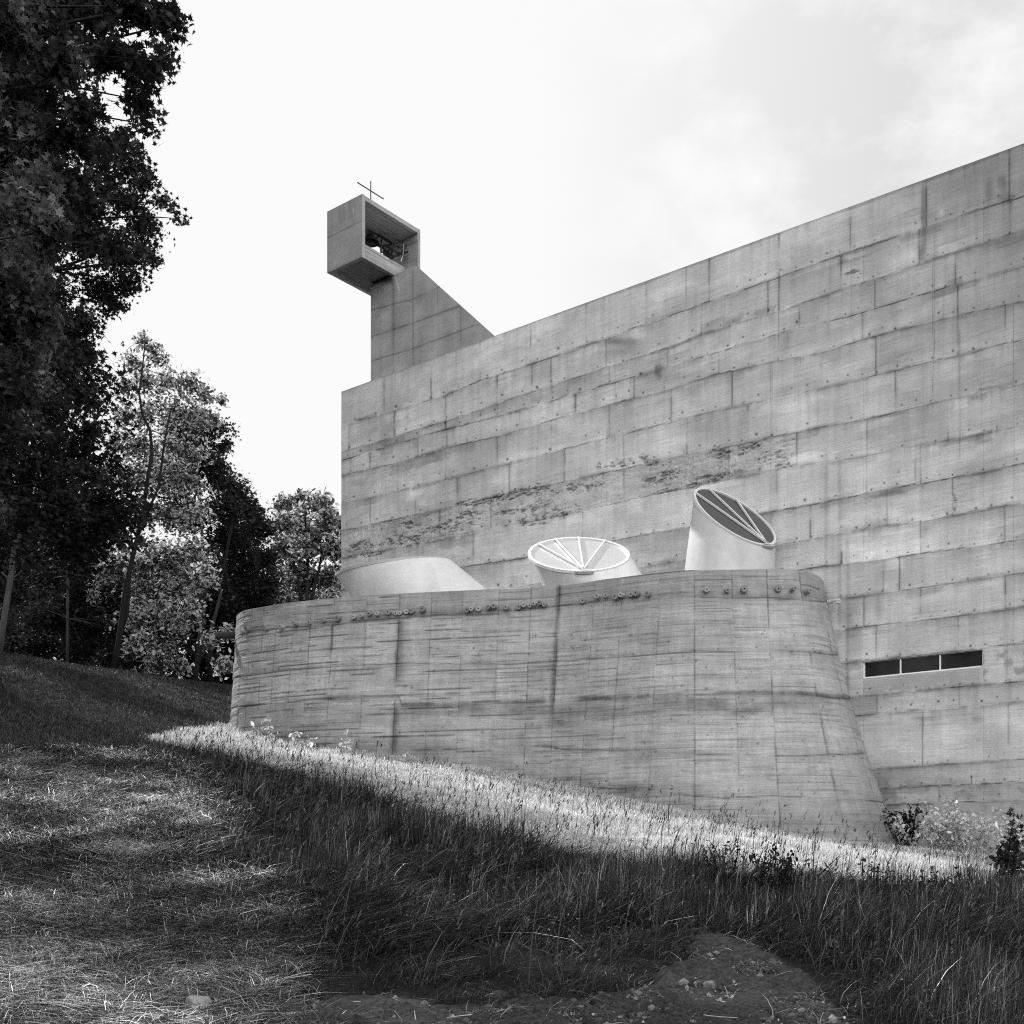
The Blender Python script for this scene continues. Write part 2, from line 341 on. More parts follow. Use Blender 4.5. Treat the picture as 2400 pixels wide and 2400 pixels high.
# rough honeycombed lift
rm = np.zeros(PX.shape)
for (a, b, rx, ry) in ROUGH:
    u = (PX-a); v = (PY-b)+.2*u*(rx > ry); rm = np.maximum(rm, np.exp(-((u/rx)**2+(v/ry)**2)))
inb = (idx == 6) & (PX < 1867) & (PX > 800)
rn = fbm(SS*3.2, ZZ*8, 5, 61); wq = fbm(SS*2, ZZ*4, 3, 62); n_f = fbm(SS*7+2.2*wq, ZZ*20+3*wq, 5, 71)
rm *= np.interp(PX, [800, 1500, 1650, 1900], [1, .95, .75, .6])*(.5+1.0*fbm(SS*1.3, ZZ*1.3, 3, 68))
core = sst(.28, .8, rm+(rn-.5)*1.7)*sst(.04, .3, rm)
crev = sst(.53, .36, n_f)*core
tone *= 1-.62*crev; tone *= 1-.14*core*(1-crev); disp += core*(.01+.05*(1-n_f)*sst(.62, .4, n_f))
zoneb = np.clip(inb*sst(1.0, .2, np.abs((PY-LY[6][:, None])+38)/60)+rm, 0, 1)
crack = np.exp(-(np.abs(rn-.5)/.012)**2)*zoneb*sst(.45, .6, fbm(SS*2.2, ZZ*2.2, 3, 63))
tone *= 1-.45*crack; disp += .02*crack
tone = np.where(inb, tone*(1+.22*(rn-.5)), tone); disp += inb*.03*(rn-.5)
spk = inb*sst(.68, .76, vnoise(SS*26, ZZ*30, 64))*sst(.45, .6, fbm(SS*1.5, ZZ*3, 3, 65)); tone *= 1-.35*spk
# dark blotches and stains
for (a, b, rx, ry, s) in [(1543,868,10,20,.5),(1560,884,90,16,.25),(1460,800,36,10,.4),(1470,815,45,22,.18),(2320,450,10,30,.35),(2350,430,14,20,.4),(2205,500,8,8,-.3),(2165,500,8,45,.4),(2160,590,10,30,.45),(2357,465,20,16,.4),(2290,1682,14,14,.3),(2170,1684,30,5,.25),(2060,1430,10,22,.2),(2000,1490,20,60,.2),(1985,1440,16,40,.25)]:
    q = np.exp(-(((PX-a)/rx)**2+((PY-b)/ry)**2)**1.5); tone *= 1-s*q*(.5+fbm(SS*6, ZZ*6, 3, 81))
for (x, y0, y1, wd, s) in [(1806,850,1480,1.0,.3),(2031,980,1260,1.0,.3),(2187,600,945,1.2,.4),(2190,540,860,1.0,.35),(2250,760,1100,1.2,.35),(2246,760,960,2,.2),(2376,700,1500,1.0,.35),(1825,640,830,1.2,.4),(1936,1040,1490,5,.2),(1968,1050,1500,5,.22),(1987,1250,1640,5,.25),(1422,930,1200,1.0,.25),(1809,840,1100,1.0,.3),(1994,600,770,1.0,.25),(2163,420,620,5,.25),(1045,760,1300,.9,.12),(902,990,1230,.9,.2),(2300,880,1000,1,.25),(2100,870,965,1.2,.3),(1855,880,1010,.9,.25),(1875,890,1010,.8,.2),(1917,910,1010,2.5,.2),(1985,1560,1640,6,.3),(1946,560,700,1,.2),(2262,330,450,2,.25),(2284,340,420,3,.25)]:
    wv = 2.0*(fbm(ZZ*1.2, SS*0+x, 2, 91)-.5); tone *= 1-s*np.exp(-((PX-x+wv)/wd)**2)*sst(y0, y0+25, PY)*sst(y1, y1-40, PY)*(.6+.8*fbm(ZZ*3, SS*0+x, 2, 5))
for (a, x0) in [(l, 0) for l in range(14)]:      # groups of fine drips
    for k in range(16):
        x = R2.uniform(820, 2400); ln = R2.uniform(12, 55); c0, c1 = np.searchsorted(pcol, [x-5, x+5])
        yl = np.interp(x, pcol, LY[a]); dd = PY[c0:c1]-yl
        tone[c0:c1] *= 1-.2*np.exp(-((PX[c0:c1]-x)/.9)**2)*(dd > 0)*sst(ln, ln*.2, dd)
# window zone: band under the sill, darker
m = (PX > 2022) & (PX < 2303) & (PY > 1560) & (idx == 13); tone = np.where(m, tone*.78, tone)
m = (PX > 2303) & (idx == 13); tone = np.where(m, tone*(1-.35*sst(.5, .62, fbm(SS*5, ZZ*5, 4, 51))), tone)
# board marks low on the wall
bl = np.floor(ZZ/.105); bb = np.exp(-((ZZ/.105-bl-.5)/.12)**2)*sst(.52, .68, vnoise(SS*.8, bl*3.7, 14)); low = sst(1780, 1830, PY)*.5+.06*(PX > 1500)
tone *= 1-.55*bb*low; tone *= 1-.25*sst(.5, .65, fbm(SS*2.5, ZZ*5, 4, 22))*sst(1780, 1850, PY)
# thin horizontal scratches of boards everywhere
bl = np.floor(ZZ/.13+.3*np.sin(SS)); tone *= 1-.17*np.exp(-((ZZ/.13+.3*np.sin(SS)-bl-.5)/.09)**2)*sst(.62, .74, vnoise(SS*1.3, bl*2.9, 24))
# tie holes above each joint
for li in range(len(LINES)):
    x = 812+R2.uniform(0, 20)
    while x < 2400:
        if R2.random() < .85:
            yy = np.interp(x, pcol, LY[li])-R2.choice([7, 9, 16])+R2.normal(0, 1.5)
            r = R2.uniform(1.6, 2.5)*(1.4 if R2.random() < .1 else 1)
            c0, c1 = np.searchsorted(pcol, [x-8, x+8]); q = ((PX[c0:c1]-x)**2+(PY[c0:c1]-yy)**2)/r**2
            k = np.exp(-q**1.5); tone[c0:c1] *= 1-.88*k; disp[c0:c1] += .006*k
        x += R2.choice([34, 36, 48, 30])
    for _ in range(3):
        x = R2.uniform(810, 2390); yy = np.interp(x, pcol, LY[li])-R2.uniform(15, 60); c0, c1 = np.searchsorted(pcol, [x-14, x+14])
        tone[c0:c1] *= 1-R2.uniform(.15, .35)*np.exp(-(((PX[c0:c1]-x)**2+(PY[c0:c1]-yy)**2)/R2.uniform(3, 5)**2)**2)
disp += .012*(fbm(SS*.7, ZZ*.7, 3, 44)-.5)+.004*(fbm(SS*8, ZZ*14, 3, 45)-.5)
tone = np.clip(tone, .12, 1.7)*.51
disp = np.where((np.abs(PX-2022) < 2.3) | (np.abs(PX-2303) < 2.3) | (np.abs(ZZ-WT) < .03) | (np.abs(ZZ-WB) < .03), 0, disp)
V = np.stack([XX+NRM[0]*disp, YY+NRM[1]*disp, ZZ], -1).reshape(-1, 3)
fc = gridfaces(len(pcol), len(zrow))
ci = fc[:, 0]//len(zrow); ri = fc[:, 0] % len(zrow)
mid = pcol[ci]+.01; hole = (mid > 2022) & (mid < 2303) & (zrow[ri] >= WB-1e-6) & (zrow[ri]+.001 < WT)
fc = fc[~hole]
church_base = np.array([XX[0, 0], YY[0, 0], 3.0])
church = thing('church', church_base, 'tall windowless board-marked concrete church block filling the right of the view', 'church')
nz = len(zrow); Wd = 11.0
tl = V[nz-1]; tr = V[-1]; bl_ = V[0]; br = V[-nz]
n3 = np.array([NRM[0], NRM[1], 0])
top = V[nz-1::nz]                             # top front edge
extra = np.concatenate([top-n3*.0, top+n3*Wd, V[:nz]+n3*Wd, [br+n3*Wd, tr+n3*Wd]])
b0 = len(V); nc = len(pcol)
tf = np.stack([b0+np.arange(nc-1), b0+np.arange(1, nc), b0+nc+np.arange(1, nc), b0+nc+np.arange(nc-1)], -1)
lf = np.stack([np.arange(nz-1), np.arange(1, nz), b0+2*nc+np.arange(1, nz), b0+2*nc+np.arange(nz-1)], -1)
k0 = b0+2*nc+nz
bf = np.array([[b0+2*nc, b0+2*nc+nz-1, k0+1, k0]]); rf = np.array([[(nc-1)*nz, k0, k0+1, nc*nz-1]])
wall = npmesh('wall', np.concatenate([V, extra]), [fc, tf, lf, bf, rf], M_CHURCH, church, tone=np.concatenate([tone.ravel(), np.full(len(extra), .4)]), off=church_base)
# window
def wp(px, z, depth=0): Y = wallY(px); return np.array([(px-CX)/F*Y+NRM[0]*depth, Y+NRM[1]*depth, z])
e3 = np.array([EDIR[0], EDIR[1], 0]); z3 = np.array([0, 0, 1.0])
wl = wp(2022, WB); wlen = np.linalg.norm(wp(2303, WB)-wl); wh = WT-WB
mb = MB(); dpt = .22
for (ra, rc) in (((-.01, 0), (0, wh)), ((wlen, wlen+.01), (0, wh)), ((-.01, wlen+.01), (-.01, 0)), ((-.01, wlen+.01), (wh, wh+.01))):
    mb.obox(wl, e3, n3, z3, ra, (.012, dpt), rc, .3)
win = mb.build('window', M_CHURCH, church, church_base); win['label'] = 'narrow horizontal strip window of three dark panes'
mb = MB()
mb.obox(wl, e3, n3, z3, (0, .035), (.035, .075), (0, wh), .75); mb.obox(wl, e3, n3, z3, (wlen-.02, wlen), (.035, .075), (0, wh), .5)
mb.obox(wl, e3, n3, z3, (.035, wlen-.02), (.03, .075), (0, .035), .8); mb.obox(wl, e3, n3, z3, (.035, wlen-.02), (.05, .075), (wh-.015, wh), .3)
mb.build('frame', M_RIMW, win)
for o_ in win.children: o_.location = -Vector(church_base)
f3 = [0.035, wlen*.3235, wlen*.6553, wlen-.02]
for x in f3[1:3]:
    mb = MB(); mb.obox(wl, e3, n3, z3, (x-.014, x+.014), (.036, .075), (.035, wh-.015), .75); o_ = mb.build('mullion', M_RIMW, win, church_base)
for i in range(3):
    mb = MB(); mb.obox(wl, e3, n3, z3, (f3[i]+(.014 if i else 0), f3[i+1]-(.014 if i < 2 else 0)), (.08, .088), (.035, wh-.015), .02); mb.build('pane', M_PANE, win, church_base)

# ------------------------------------------------------------------ bell tower
D3 = np.array([-.783, .622, 0]); S3 = np.array([.622, .783, 0])
CT_ = 27.95; ZF, ZC = 19.65, 21.72
kA = (849-CX)/F; A = np.array([kA*37.7, 37.7, 0])
tb = wp(869, 15.9); tb = np.array([(869-CX)/F*wallY(869, CT_), wallY(869, CT_), 15.9])
tower = thing('bell_tower', tb, 'bell tower slab with sloping back carrying an open concrete bell box and cross', 'bell tower')
zr = np.arange(15.9, ZF+.001, .03); nu = 130
P_tr = np.array([(975-CX)/F*wallY(975, CT_), wallY(975, CT_)]); P_sl = np.array([(1160-CX)/F*wallY(1160, CT_), wallY(1160, CT_)])
L_tr = (P_tr-tb[:2])@EDIR; L_sl = (P_sl-tb[:2])@EDIR; zsl = 16.34
U, Z = np.meshgrid(np.linspace(0, 1, nu), zr, indexing='ij')
LL = np.where(True, L_tr+(L_sl-L_tr)*(ZF-Z)/(ZF-zsl), 0)
sl = U*LL; XX = tb[0]+EDIR[0]*sl; YY = tb[1]+EDIR[1]*sl; PX, PY = proj(XX, YY, Z)
tone = np.full(PX.shape, .28); jj = 2*(fbm(sl*2, Z*2, 3, 4)-.5)
TL = [[(870,727),(968,701),(1025,675)],[(870,789),(968,757),(1080,716)],[(870,846),(968,817),(1119,760)],[(870,905),(968,868),(1119,805)]]
for i, l in enumerate(TL):
    d = PY+jj-lin([a for a, b in l], [b for a, b in l], PX)
    tone *= 1-.5*np.exp(-(d/1.4)**2)*sst(.25, .5, fbm(sl*2, Z*0+i, 3, 2)); tone *= 1-.25*np.exp(-np.abs(d)/5)*sst(.45, .65, fbm(sl*1.5, Z*0+i, 3, 7)); tone *= 1+.05*((i % 2)-.5)*(d > 0)
for (x, y0, y1, s) in [(922,640,905,.25),(968,630,870,.4),(1080,716,800,.35),(1025,675,716,.3)]:
    tone *= 1-s*np.exp(-((PX-x)/1.3)**2)*(PY > y0)*(PY < y1)
tone *= 1-.3*np.exp(-((PX-922)/6)**2)*sst(.3, .6, fbm(Z*1.4, sl*0, 3, 3)); tone *= 1-.8*sst(672+14*(fbm(sl*3, Z*0, 3, 8)-.5), 655, PY)*sst(926, 915, PX); tone *= 1+.22*(fbm(sl*1.4, Z*2.2, 5, 15)-.5)*2  # vertical stain; soot and contact shade painted in under the bell box
tone *= 1+.5*np.exp(-((PX-930-(PY-660)*.25)/1.5)**2)*(PY > 650)*(PY < 682); tone *= .9+.2*fbm(sl*2, Z*2, 4, 9)
for k in range(40):
    a, b = R2.uniform(872, 1130), R2.uniform(650, 900); tone *= 1-.45*np.exp(-((PX-a)**2+(PY-b)**2)/R2.uniform(1, 2.2)**2)
V = np.stack([XX, YY, Z], -1).reshape(-1, 3); nz = len(zr)
back = np.array([V[0], V[nz-1], V[-1], V[-nz]])+S3*1.28; b0 = len(V)
for q_ in (2, 3): back[q_, :2] -= EDIR*1.02   # the sloping edge is cut back towards the rear
fr = gridfaces(nu, nz)
topv = np.arange(nu)*nz+nz-1; rightv = (nu-1)*nz+np.arange(nz)
V2 = np.concatenate([V, back]); tri = []
tri4 = np.array([[0, nz-1, b0+1, b0], [nz-1, nu*nz-1, b0+2, b0+1], [nu*nz-1, (nu-1)*nz, b0+3, b0+2], [b0, b0+1, b0+2, b0+3]])
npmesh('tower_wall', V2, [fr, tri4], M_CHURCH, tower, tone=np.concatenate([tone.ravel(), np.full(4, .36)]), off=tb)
BU, BS, BT = 1.68, 2.78, .13
mb = MB()
mb.obox(A, D3, S3, z3, (0, BU), (0, BT), (ZF, ZC), .30); mb.obox(A, D3, S3, z3, (0, BU), (BS-BT, BS), (ZF, ZC), .27)
mb.obox(A, D3, S3, z3, (.003, BU-.003), (BT, BS-BT), (ZC-.15, ZC-.003), .3)
mb.obox(A, D3, S3, z3, (.003, .14), (BT, BS-BT), (ZF+.003, ZF+.16), .24); mb.obox(A, D3, S3, z3, (BU-.14, BU-.003), (BT, BS-BT), (ZF+.003, ZF+.16), .4)
mb.obox(A, D3, S3, z3, (.14, BU-.14), (BT, BS-BT), (ZF+.12, ZF+.155), .28)
box = mb.build('bell_box', M_CHURCH, tower, tb); box['label'] = 'open-sided concrete box that houses the bells'
# weathered skin of the north face: fine grid a few mm proud
U, Z = np.meshgrid(np.linspace(0, BU, 70), np.linspace(ZF, ZC, 90), indexing='ij'); Pn = A+D3*U[..., None]-S3*.004+z3*Z[..., None]
zj = 20.82+.02*fbm(U*3, Z*0, 2)
tn = .25*(1-.45*np.exp(-((Z-zj)/.02)**2))*(1+.06*(Z < zj))*(1-.35*sst(.45, .65, fbm(U*6, Z*.8, 4, 5))*sst(20.9, 21.6, Z))*(.88+.24*fbm(U*2.5, Z*2.5, 4, 6))
tn *= 1-.25*sst(.3, 0, BU-U)*fbm(U*4, Z*2, 3, 7); tn *= 1+.7*np.exp(-((U-.42)/.025)**2-((Z-21.35)/.1)**2); tn *= 1-.3*sst(.12, 0, Z-ZF)
npmesh('face', Pn.reshape(-1, 3), [gridfaces(70, 90)], M_CHURCH, box, tone=tn, off=tb)
def skin(o, a, b, ra, rb, tone_, along, n=(60, 90), nm='boards'):
    U, Z = np.meshgrid(np.linspace(*ra, n[0]), np.linspace(*rb, n[1]), indexing='ij'); q = o+a*U[..., None]+b*Z[..., None]
    w_ = (U if along else Z)/.12; bi_ = np.floor(w_); l_ = (Z if along else U)
    tn_ = tone_*(1+.16*(vnoise(bi_*3.3, bi_*0, 5)-.5)*2)*(1-.6*np.exp(-((w_-bi_-.5)/.12)**2)*sst(.3, .6, vnoise(l_*1.5, bi_*2.1, 7)))*(.8+.4*fbm(l_*1.5, w_*2, 4, 9))
    return npmesh(nm, q.reshape(-1, 3), [gridfaces(*n)], M_CHURCH, box, tone=tn_, off=tb)
skin(A+z3*(ZC-.153), D3, S3, (0.003, BU-.003), (BT+.003, BS-BT-.003), .33, True, nm='ceiling')
skin(A+z3*(ZF+.117), D3, S3, (.143, BU-.143), (BT+.003, BS-BT-.003), .22, True, nm='soffit')
skin(A+S3*(BS-BT-.003), D3, z3, (.003, BU-.003), (ZF+.16, ZC-.155), .25, False, nm='lining')
skin(A+D3*.597, S3, z3, (BT+.003, BS-BT-.004), (ZF+.15, 20.56), .34, False, nm='lining')
mb = MB(); mb.obox(A, D3, S3, z3, (.6, .72), (BT, BS-BT), (ZF+.15, 20.56), .3); mb.build('parapet', M_CHURCH, box, tb)
cb = None
u_ = .45; s_ = ((869-CX)/F*(37.7+.622*u_)+4.91+.783*u_)/(.622-(869-CX)/F*.783)
cb = A+D3*u_+S3*s_+z3*ZC; Yc = cb[1]; zt = (HY-425)/F*Yc; zm = (HY-447.5)/F*Yc
mb = MB(); mb.tube([cb-z3*.02, [cb[0], cb[1], zt]], .02, 8, .02); h = .98
mb.tube([np.array([cb[0], cb[1], zm])-S3*.62, np.array([cb[0], cb[1], zm])+S3*.60], .02, 8, .02)
cr = mb.build('cross', M_DARKM, tower, tb); cr['label'] = 'thin black iron cross'

def inbox(px, py, u):
    k = (px-CX)/F; s = (k*(A[1]+.622*u)-A[0]+.783*u)/(.622-k*.783); p = A+D3*u+S3*s; p[2] = (HY-py)/F*p[1]; return p
bo = inbox(868, 566, .95); bell = thing('bell', bo, 'dark bell with spoked ringing wheels inside the open belfry box', 'bell')
mb = MB()
pr = [(.03, .30), (.10, .29), (.15, .24), (.19, .15), (.24, .08), (.28, 0.05), (.30, .0)]
n = 20; V = []; Fs = []
for r, z in pr: V += [np.array([bo[0]+r*math.cos(2*math.pi*k/n), bo[1]+r*math.sin(2*math.pi*k/n), bo[2]+z-.05]) for k in range(n)]
for i in range(len(pr)-1):
    for k in range(n): Fs.append((i*n+k, i*n+(k+1) % n, (i+1)*n+(k+1) % n, (i+1)*n+k))
mb.add(V, Fs, .004); mb.build('bell_body', M_DARKM, bell, bo, True)
mb = MB(); pA = inbox(860, 540, .95); pB = inbox(922, 572, .95)
q = [pA, inbox(890, 553, .95), pB]; lo = [inbox(868, 566, .95), inbox(893, 578, .95), inbox(915, 600, .95)]
mb.tube(q, .045, 6, .004); mb.tube([q[0], lo[0]], .06, 6, .004); mb.tube([q[1], lo[0]], .032, 6, .004); mb.tube([q[1]+(q[2]-q[1])*.12, lo[1]], .032, 6, .004); mb.tube([lo[0], lo[1], lo[2]], .05, 6, .004); mb.tube([lo[1], q[2]], .03, 6, .004); mb.tube([inbox(902, 597, .8), inbox(922, 603, .5)], .07, 6, .004)
mb.tube([q[2], lo[2]], .02, 6, .004); mb.tube([inbox(915, 604, .55), inbox(955, 590, .35)], .045, 6, .004); mb.tube([inbox(893, 575, .95), inbox(895, 592, .95)], .06, 6, .004)
mb.build('headstock', M_DARKM, bell, bo)
HV = np.array([.95, .3, 0])
for (px, py, r) in ((908, 589, .16), (934, 578, .22)):
    c = inbox(px, py, .75 if px < 920 else .42); mb = MB()
    mb.tube([c+r*(math.cos(a)*HV+math.sin(a)*z3) for a in np.linspace(0, 2*math.pi, 25)], .032, 6, .004, False)
    for k in range(4):
        a = math.pi*k/4+.2; mb.tube([c-r*(math.cos(a)*HV+math.sin(a)*z3), c+r*(math.cos(a)*HV+math.sin(a)*z3)], .013, 5, .004)
    mb.tube([c-D3*.05, c+D3*.05], .035, 8, .004); mb.build('bell_wheel', M_DARKM, bell, bo)
mb = MB(); mb.tube([inbox(945, 570, .3), inbox(946.5, 585, .3), inbox(944, 600, .3), inbox(941, 607, .3), inbox(940, 613, .3)], [.006, .006, .006, .014, .015], 6, .5); mb.build('rope', M_RIMW, bell, bo)

# ------------------------------------------------------------------ crypt
ZT = 6.73
top_px = [(561,1437),(584,1428),(640,1419),(695,1410),(800,1400),(950,1390.5),(1143,1381),(1317,1370),(1450,1354),(1596,1338),(1739,1335),(1840,1334.5),(1885,1338),(1912,1347),(1926,1358)]
cp = [np.array([-6.0, 38.9]), np.array([-7.2, 36.0]), np.array([-7.75, 33.6]), np.array([-7.78, 32.5])]
for (a, b) in top_px:
    Y = ZT*F/(HY-b); cp.append(np.array([(a-CX)/F*Y, Y]))
cp += [np.array([7.72, 28.5]), np.array([7.80, 29.3]), np.array([7.9, 30.2])]
cp = np.array(cp)
def spline(P, per=24):
    P = np.concatenate([[2*P[0]-P[1]], P, [2*P[-1]-P[-2]]]); o = []
    for i in range(1, len(P)-2):
        p0, p1, p2, p3 = P[i-1:i+3]
        for t in np.linspace(0, 1, per, endpoint=False):
            o.append(.5*((2*p1)+(-p0+p2)*t+(2*p0-5*p1+4*p2-p3)*t*t+(-p0+3*p1-3*p2+p3)*t**3))
    o.append(P[-2]); return np.array(o)
sp = spline(cp)
al = np.concatenate([[0], np.cumsum(np.linalg.norm(np.diff(sp, axis=0), axis=1))])
S1 = np.arange(0, al[-1], .024); TX = np.interp(S1, al, sp[:, 0]); TY = np.interp(S1, al, sp[:, 1])
tx = np.gradient(TX); ty = np.gradient(TY); ln = np.hypot(tx, ty)
def smooth(a, n=41):
    k = np.hanning(n+2)[1:-1]; k /= k.sum(); return np.convolve(np.pad(a, n//2, mode='edge'), k, 'valid')
nx = smooth(ty/ln); ny = smooth(-tx/ln); ll = np.hypot(nx, ny); nx /= ll; ny /= ll     # outward (towards the viewer)
batter = np.interp(TX, [-7.8, -7.3, -4.5, 0, 5, 7.8], [.05, .07, .13, .17, .17, .175])
zrow = np.concatenate([np.arange(-.6, ZT, .026), [ZT]])
I, ZZ = np.meshgrid(np.arange(len(S1)), zrow, indexing='ij'); SS = S1[I]
drop = ZT-ZZ; off_ = batter[I]*drop+.016*drop**2*sst(2.5, 7.2, TX[I])
XX = TX[I]+nx[I]*off_; YY = TY[I]+ny[I]*off_; PX, PY = proj(XX, YY, ZZ)
front = (SS > S1[np.argmin(np.hypot(TX-cp[4][0], TY-cp[4][1]))]-1.2)
tone = np.full(PX.shape, 1.0); disp = np.zeros(PX.shape)
jit = 2.5*(fbm(SS*1.3, ZZ*1.3, 4, 4)-.5)*2
CL = [[(547,1500),(560,1480),(780,1466),(935,1448),(1100,1440),(1317,1420),(1460,1406),(1627,1400),(1800,1400),(1940,1412)],
 [(547,1590),(568,1583),(677,1570),(935,1555),(1100,1558),(1200,1557),(1454,1541),(1627,1528),(1874,1528),(1970,1536)],
 [(547,1659),(730,1642),(935,1633),(941,1656),(1100,1656),(1200,1648),(1432,1640),(1627,1630),(1874,1627),(1961,1637),(2000,1640)],
 [(540,1730),(935,1725),(1317,1755),(1700,1771),(1874,1773),(2026,1767)],
 [(540,1800),(1317,1840),(1700,1872),(1794,1867),(1877,1869),(2066,1880)]]
CV = [572,590,618,650,690,730,783,860,937,1012,1085,1170,1245,1312,1395,1460,1548,1627,1715,1797,1874,1915,1940,1965,1985]
PXl = PX[:, -3][I]                    # formwork joints run up the batter: one column of the wall each
ci = np.zeros(PX.shape, int)
for l in CL: ci += (PY+jit) > lin([a for a, b in l], [b for a, b in l], PX)
pid = np.searchsorted(np.array(CV), PXl+1.5*(fbm(ZZ*3, SS*.3, 2, 6)-.5))
rt = R2.normal(0, .035, (len(CL)+1, len(CV)+1)); tone *= 1+rt[ci, pid]
tone = np.where(ci == 0, tone*.84, tone)
# boards
bz = ZZ/.118+.05*vnoise(SS*.7, ZZ*0, 3); bi = np.floor(bz); fr_ = bz-bi
left = sst(1500, 900, PX)
seg = vnoise(SS*.9, bi*5.3, 19)*.65+vnoise(SS*3.1, bi*2.3, 29)*.35+.06*rt[ci, pid]/.035*.5
la = sst(.55-.06*left, .74-.06*left, seg)*(.46+.50*left)
wd = .10+.10*vnoise(SS*2, bi*1.7, 39)
k = np.exp(-((fr_-.5)/wd)**2)*la; tone *= 1-.75*k; disp += .012*k
tone *= 1-.07*np.exp(-((fr_-.5)/.07)**2)*vnoise(SS*1.1, bi*3.1, 49)
brd = np.random.default_rng(8).normal(0, .03, 400); tone *= 1+brd[(bi.astype(int)*7+pid*13) % 400]
disp += .006*brd[(bi.astype(int)*7+pid*13) % 400]/.03
for i, x in enumerate(CV):
    full = x in (730, 937, 1312, 1627, 1797, 1874)
    d = PXl-x+1.4*(fbm(ZZ*3, SS*0+x, 3, 2)-.5); a = sst(.3, .6, fbm(ZZ*1.6+ci*4.1, SS*0+x*.37, 2, 7))*(1 if full else .75)+.1*full
    k = np.exp(-(d/1.3)**2)*a; tone *= 1-.5*k; disp += .01*k
for i, l in enumerate(CL):
    d = PY+jit-lin([a for a, b in l], [b for a, b in l], PX)
    a = sst(.3, .6, fbm(SS*.9, ZZ*0+i*5, 3, 3)); k = np.exp(-(d/1.6)**2)*a; tone *= 1-.45*k; disp += .02*k
    amp = [.18, .25, .55, .3, .2][i]
    tone *= 1-amp*np.exp(-((d+4)/7)**2)*sst(.35, .62, fbm(SS*1.0, ZZ*0+i*3, 4, 13))*(.5+fbm(SS*6, ZZ*9, 3, 1))
    tone *= 1-.22*amp*2*sst(0, 4, d)*np.exp(-np.maximum(d, 0)/22)*fbm(SS*2, ZZ*3, 3, 11)*1.4
# broad stains
for (x, y0, y1, w_, s) in [(940,1450,1765,8,.55),(948,1450,1600,7,.25),(1310,1370,1705,6,.5),(783,1462,1545,4,.45),(645,1510,1570,14,.15),(1560,1440,1500,40,.06),(2000,1640,1900,30,.05)]:
    d = PXl-x+9*(fbm(ZZ*1.6, SS*0+x, 4, 2)-.5); tone *= 1-s*1.1*sst(.22, .5, fbm(ZZ*1.1, SS*0+x, 3, 27))*np.exp(-(d/w_)**2)*sst(y0-6, y0+10, PY)*sst(y1+15, y1-25, PY)*(.55+.8*fbm(ZZ*4, SS*3, 3, 5))
for (a, b, rx, ry, s) in [(1250,1668,330,14,.4),(1700,1650,190,16,.45),(1740,1672,50,12,.4),(1310,1690,35,16,.5),(700,1700,220,30,.22),(800,1760,300,25,.3),(1945,1385,14,22,.5),(1840,1402,26,8,.45),(1480,1850,130,18,.25),(2030,1910,50,40,.3),(1700,1480,60,40,.12),(1850,1480,40,40,.12),(1440,1470,60,20,.15),(1430,1395,110,10,.25),(900,1440,150,14,.2),(1070,1430,90,14,.2),(1500,1890,120,14,.3)]:
    q = np.exp(-(((PX-a)/rx)**2+((PY-b)/ry)**2)**1.3); tone *= 1-s*q*np.clip(.1+1.5*fbm(SS*3, ZZ*8, 4, 81+int(a) % 7), 0, 1.2)
tone *= .87+.26*fbm(SS*.6, ZZ*.9, 4, 55)
tone *= np.interp(PX, [550,700,950,1300,1600,1800,1950,2080], [1.05,1.08,1.08,.95,.98,1.0,1.02,.98])
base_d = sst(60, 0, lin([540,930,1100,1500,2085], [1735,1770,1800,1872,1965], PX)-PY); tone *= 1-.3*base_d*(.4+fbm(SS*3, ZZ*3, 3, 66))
for k in range(420):
    a, b, r = R2.uniform(560, 2030), R2.uniform(1460, 1940), R2.uniform(.9, 2.6)
    i0, i1 = np.searchsorted(PX[:, 120], [a-60, a+60]) if False else (0, 0)
    # sparse pock marks: pick by nearest column
    c = np.argmin(np.where(front[:, 0], np.abs(PX[:, 140]-a), 1e9)); sl_ = np.s_[max(c-12, 0):c+12, :]
    q = np.exp(-((PX[sl_]-PX[c, 140])**2+(PY[sl_]-b)**2)/r**2); tone[sl_] *= 1-.6*q; disp[sl_] += .012*q
disp += .025*(fbm(SS*.5, ZZ*.8, 3, 44)-.5)+.012*(fbm(SS*4, ZZ*16, 3, 45)-.5)
tone *= 1+.18*(fbm(SS*1.3, ZZ*3.5, 5, 131)-.5)*2; tone *= 1+.12*(fbm(SS*.9, ZZ*26, 3, 132)-.5)*2
tone = np.clip(tone, .12, 1.5)*.325
crypt_base = np.array([0.5, 29.5, 1.5])
crypt = thing('crypt', crypt_base, 'low curved concrete crypt with battered board-marked wall in front of the church', 'crypt')
XX = XX-nx[I]*disp; YY = YY-ny[I]*disp
V = np.stack([XX, YY, ZZ], -1).reshape(-1, 3); nz = len(zrow)
topi = np.arange(len(S1))*nz+nz-1
inner = np.stack([TX-nx*.22, TY-ny*.22, np.full(len(S1), ZT-.012)], -1); b0 = len(V)
inner2 = inner-np.array([0, 0, .25]); ns = len(S1)
cf = np.stack([topi[:-1], topi[1:], b0+np.arange(1, ns), b0+np.arange(ns-1)], -1)
cf2 = np.stack([b0+np.arange(ns-1), b0+np.arange(1, ns), b0+ns+np.arange(1, ns), b0+ns+np.arange(ns-1)], -1)
npmesh('crypt_wall', np.concatenate([V, inner, inner2]), [gridfaces(ns, nz), cf, cf2], M_CRYPT, crypt, tone=np.concatenate([tone.ravel(), np.full(2*ns, .4)]), off=crypt_base)
me = bpy.data.meshes.new('roof'); rp = inner2[::8]; 
me.from_pydata([tuple(p-crypt_base) for p in rp], [], [tuple(range(len(rp)))]); me.materials.append(M_SOIL)
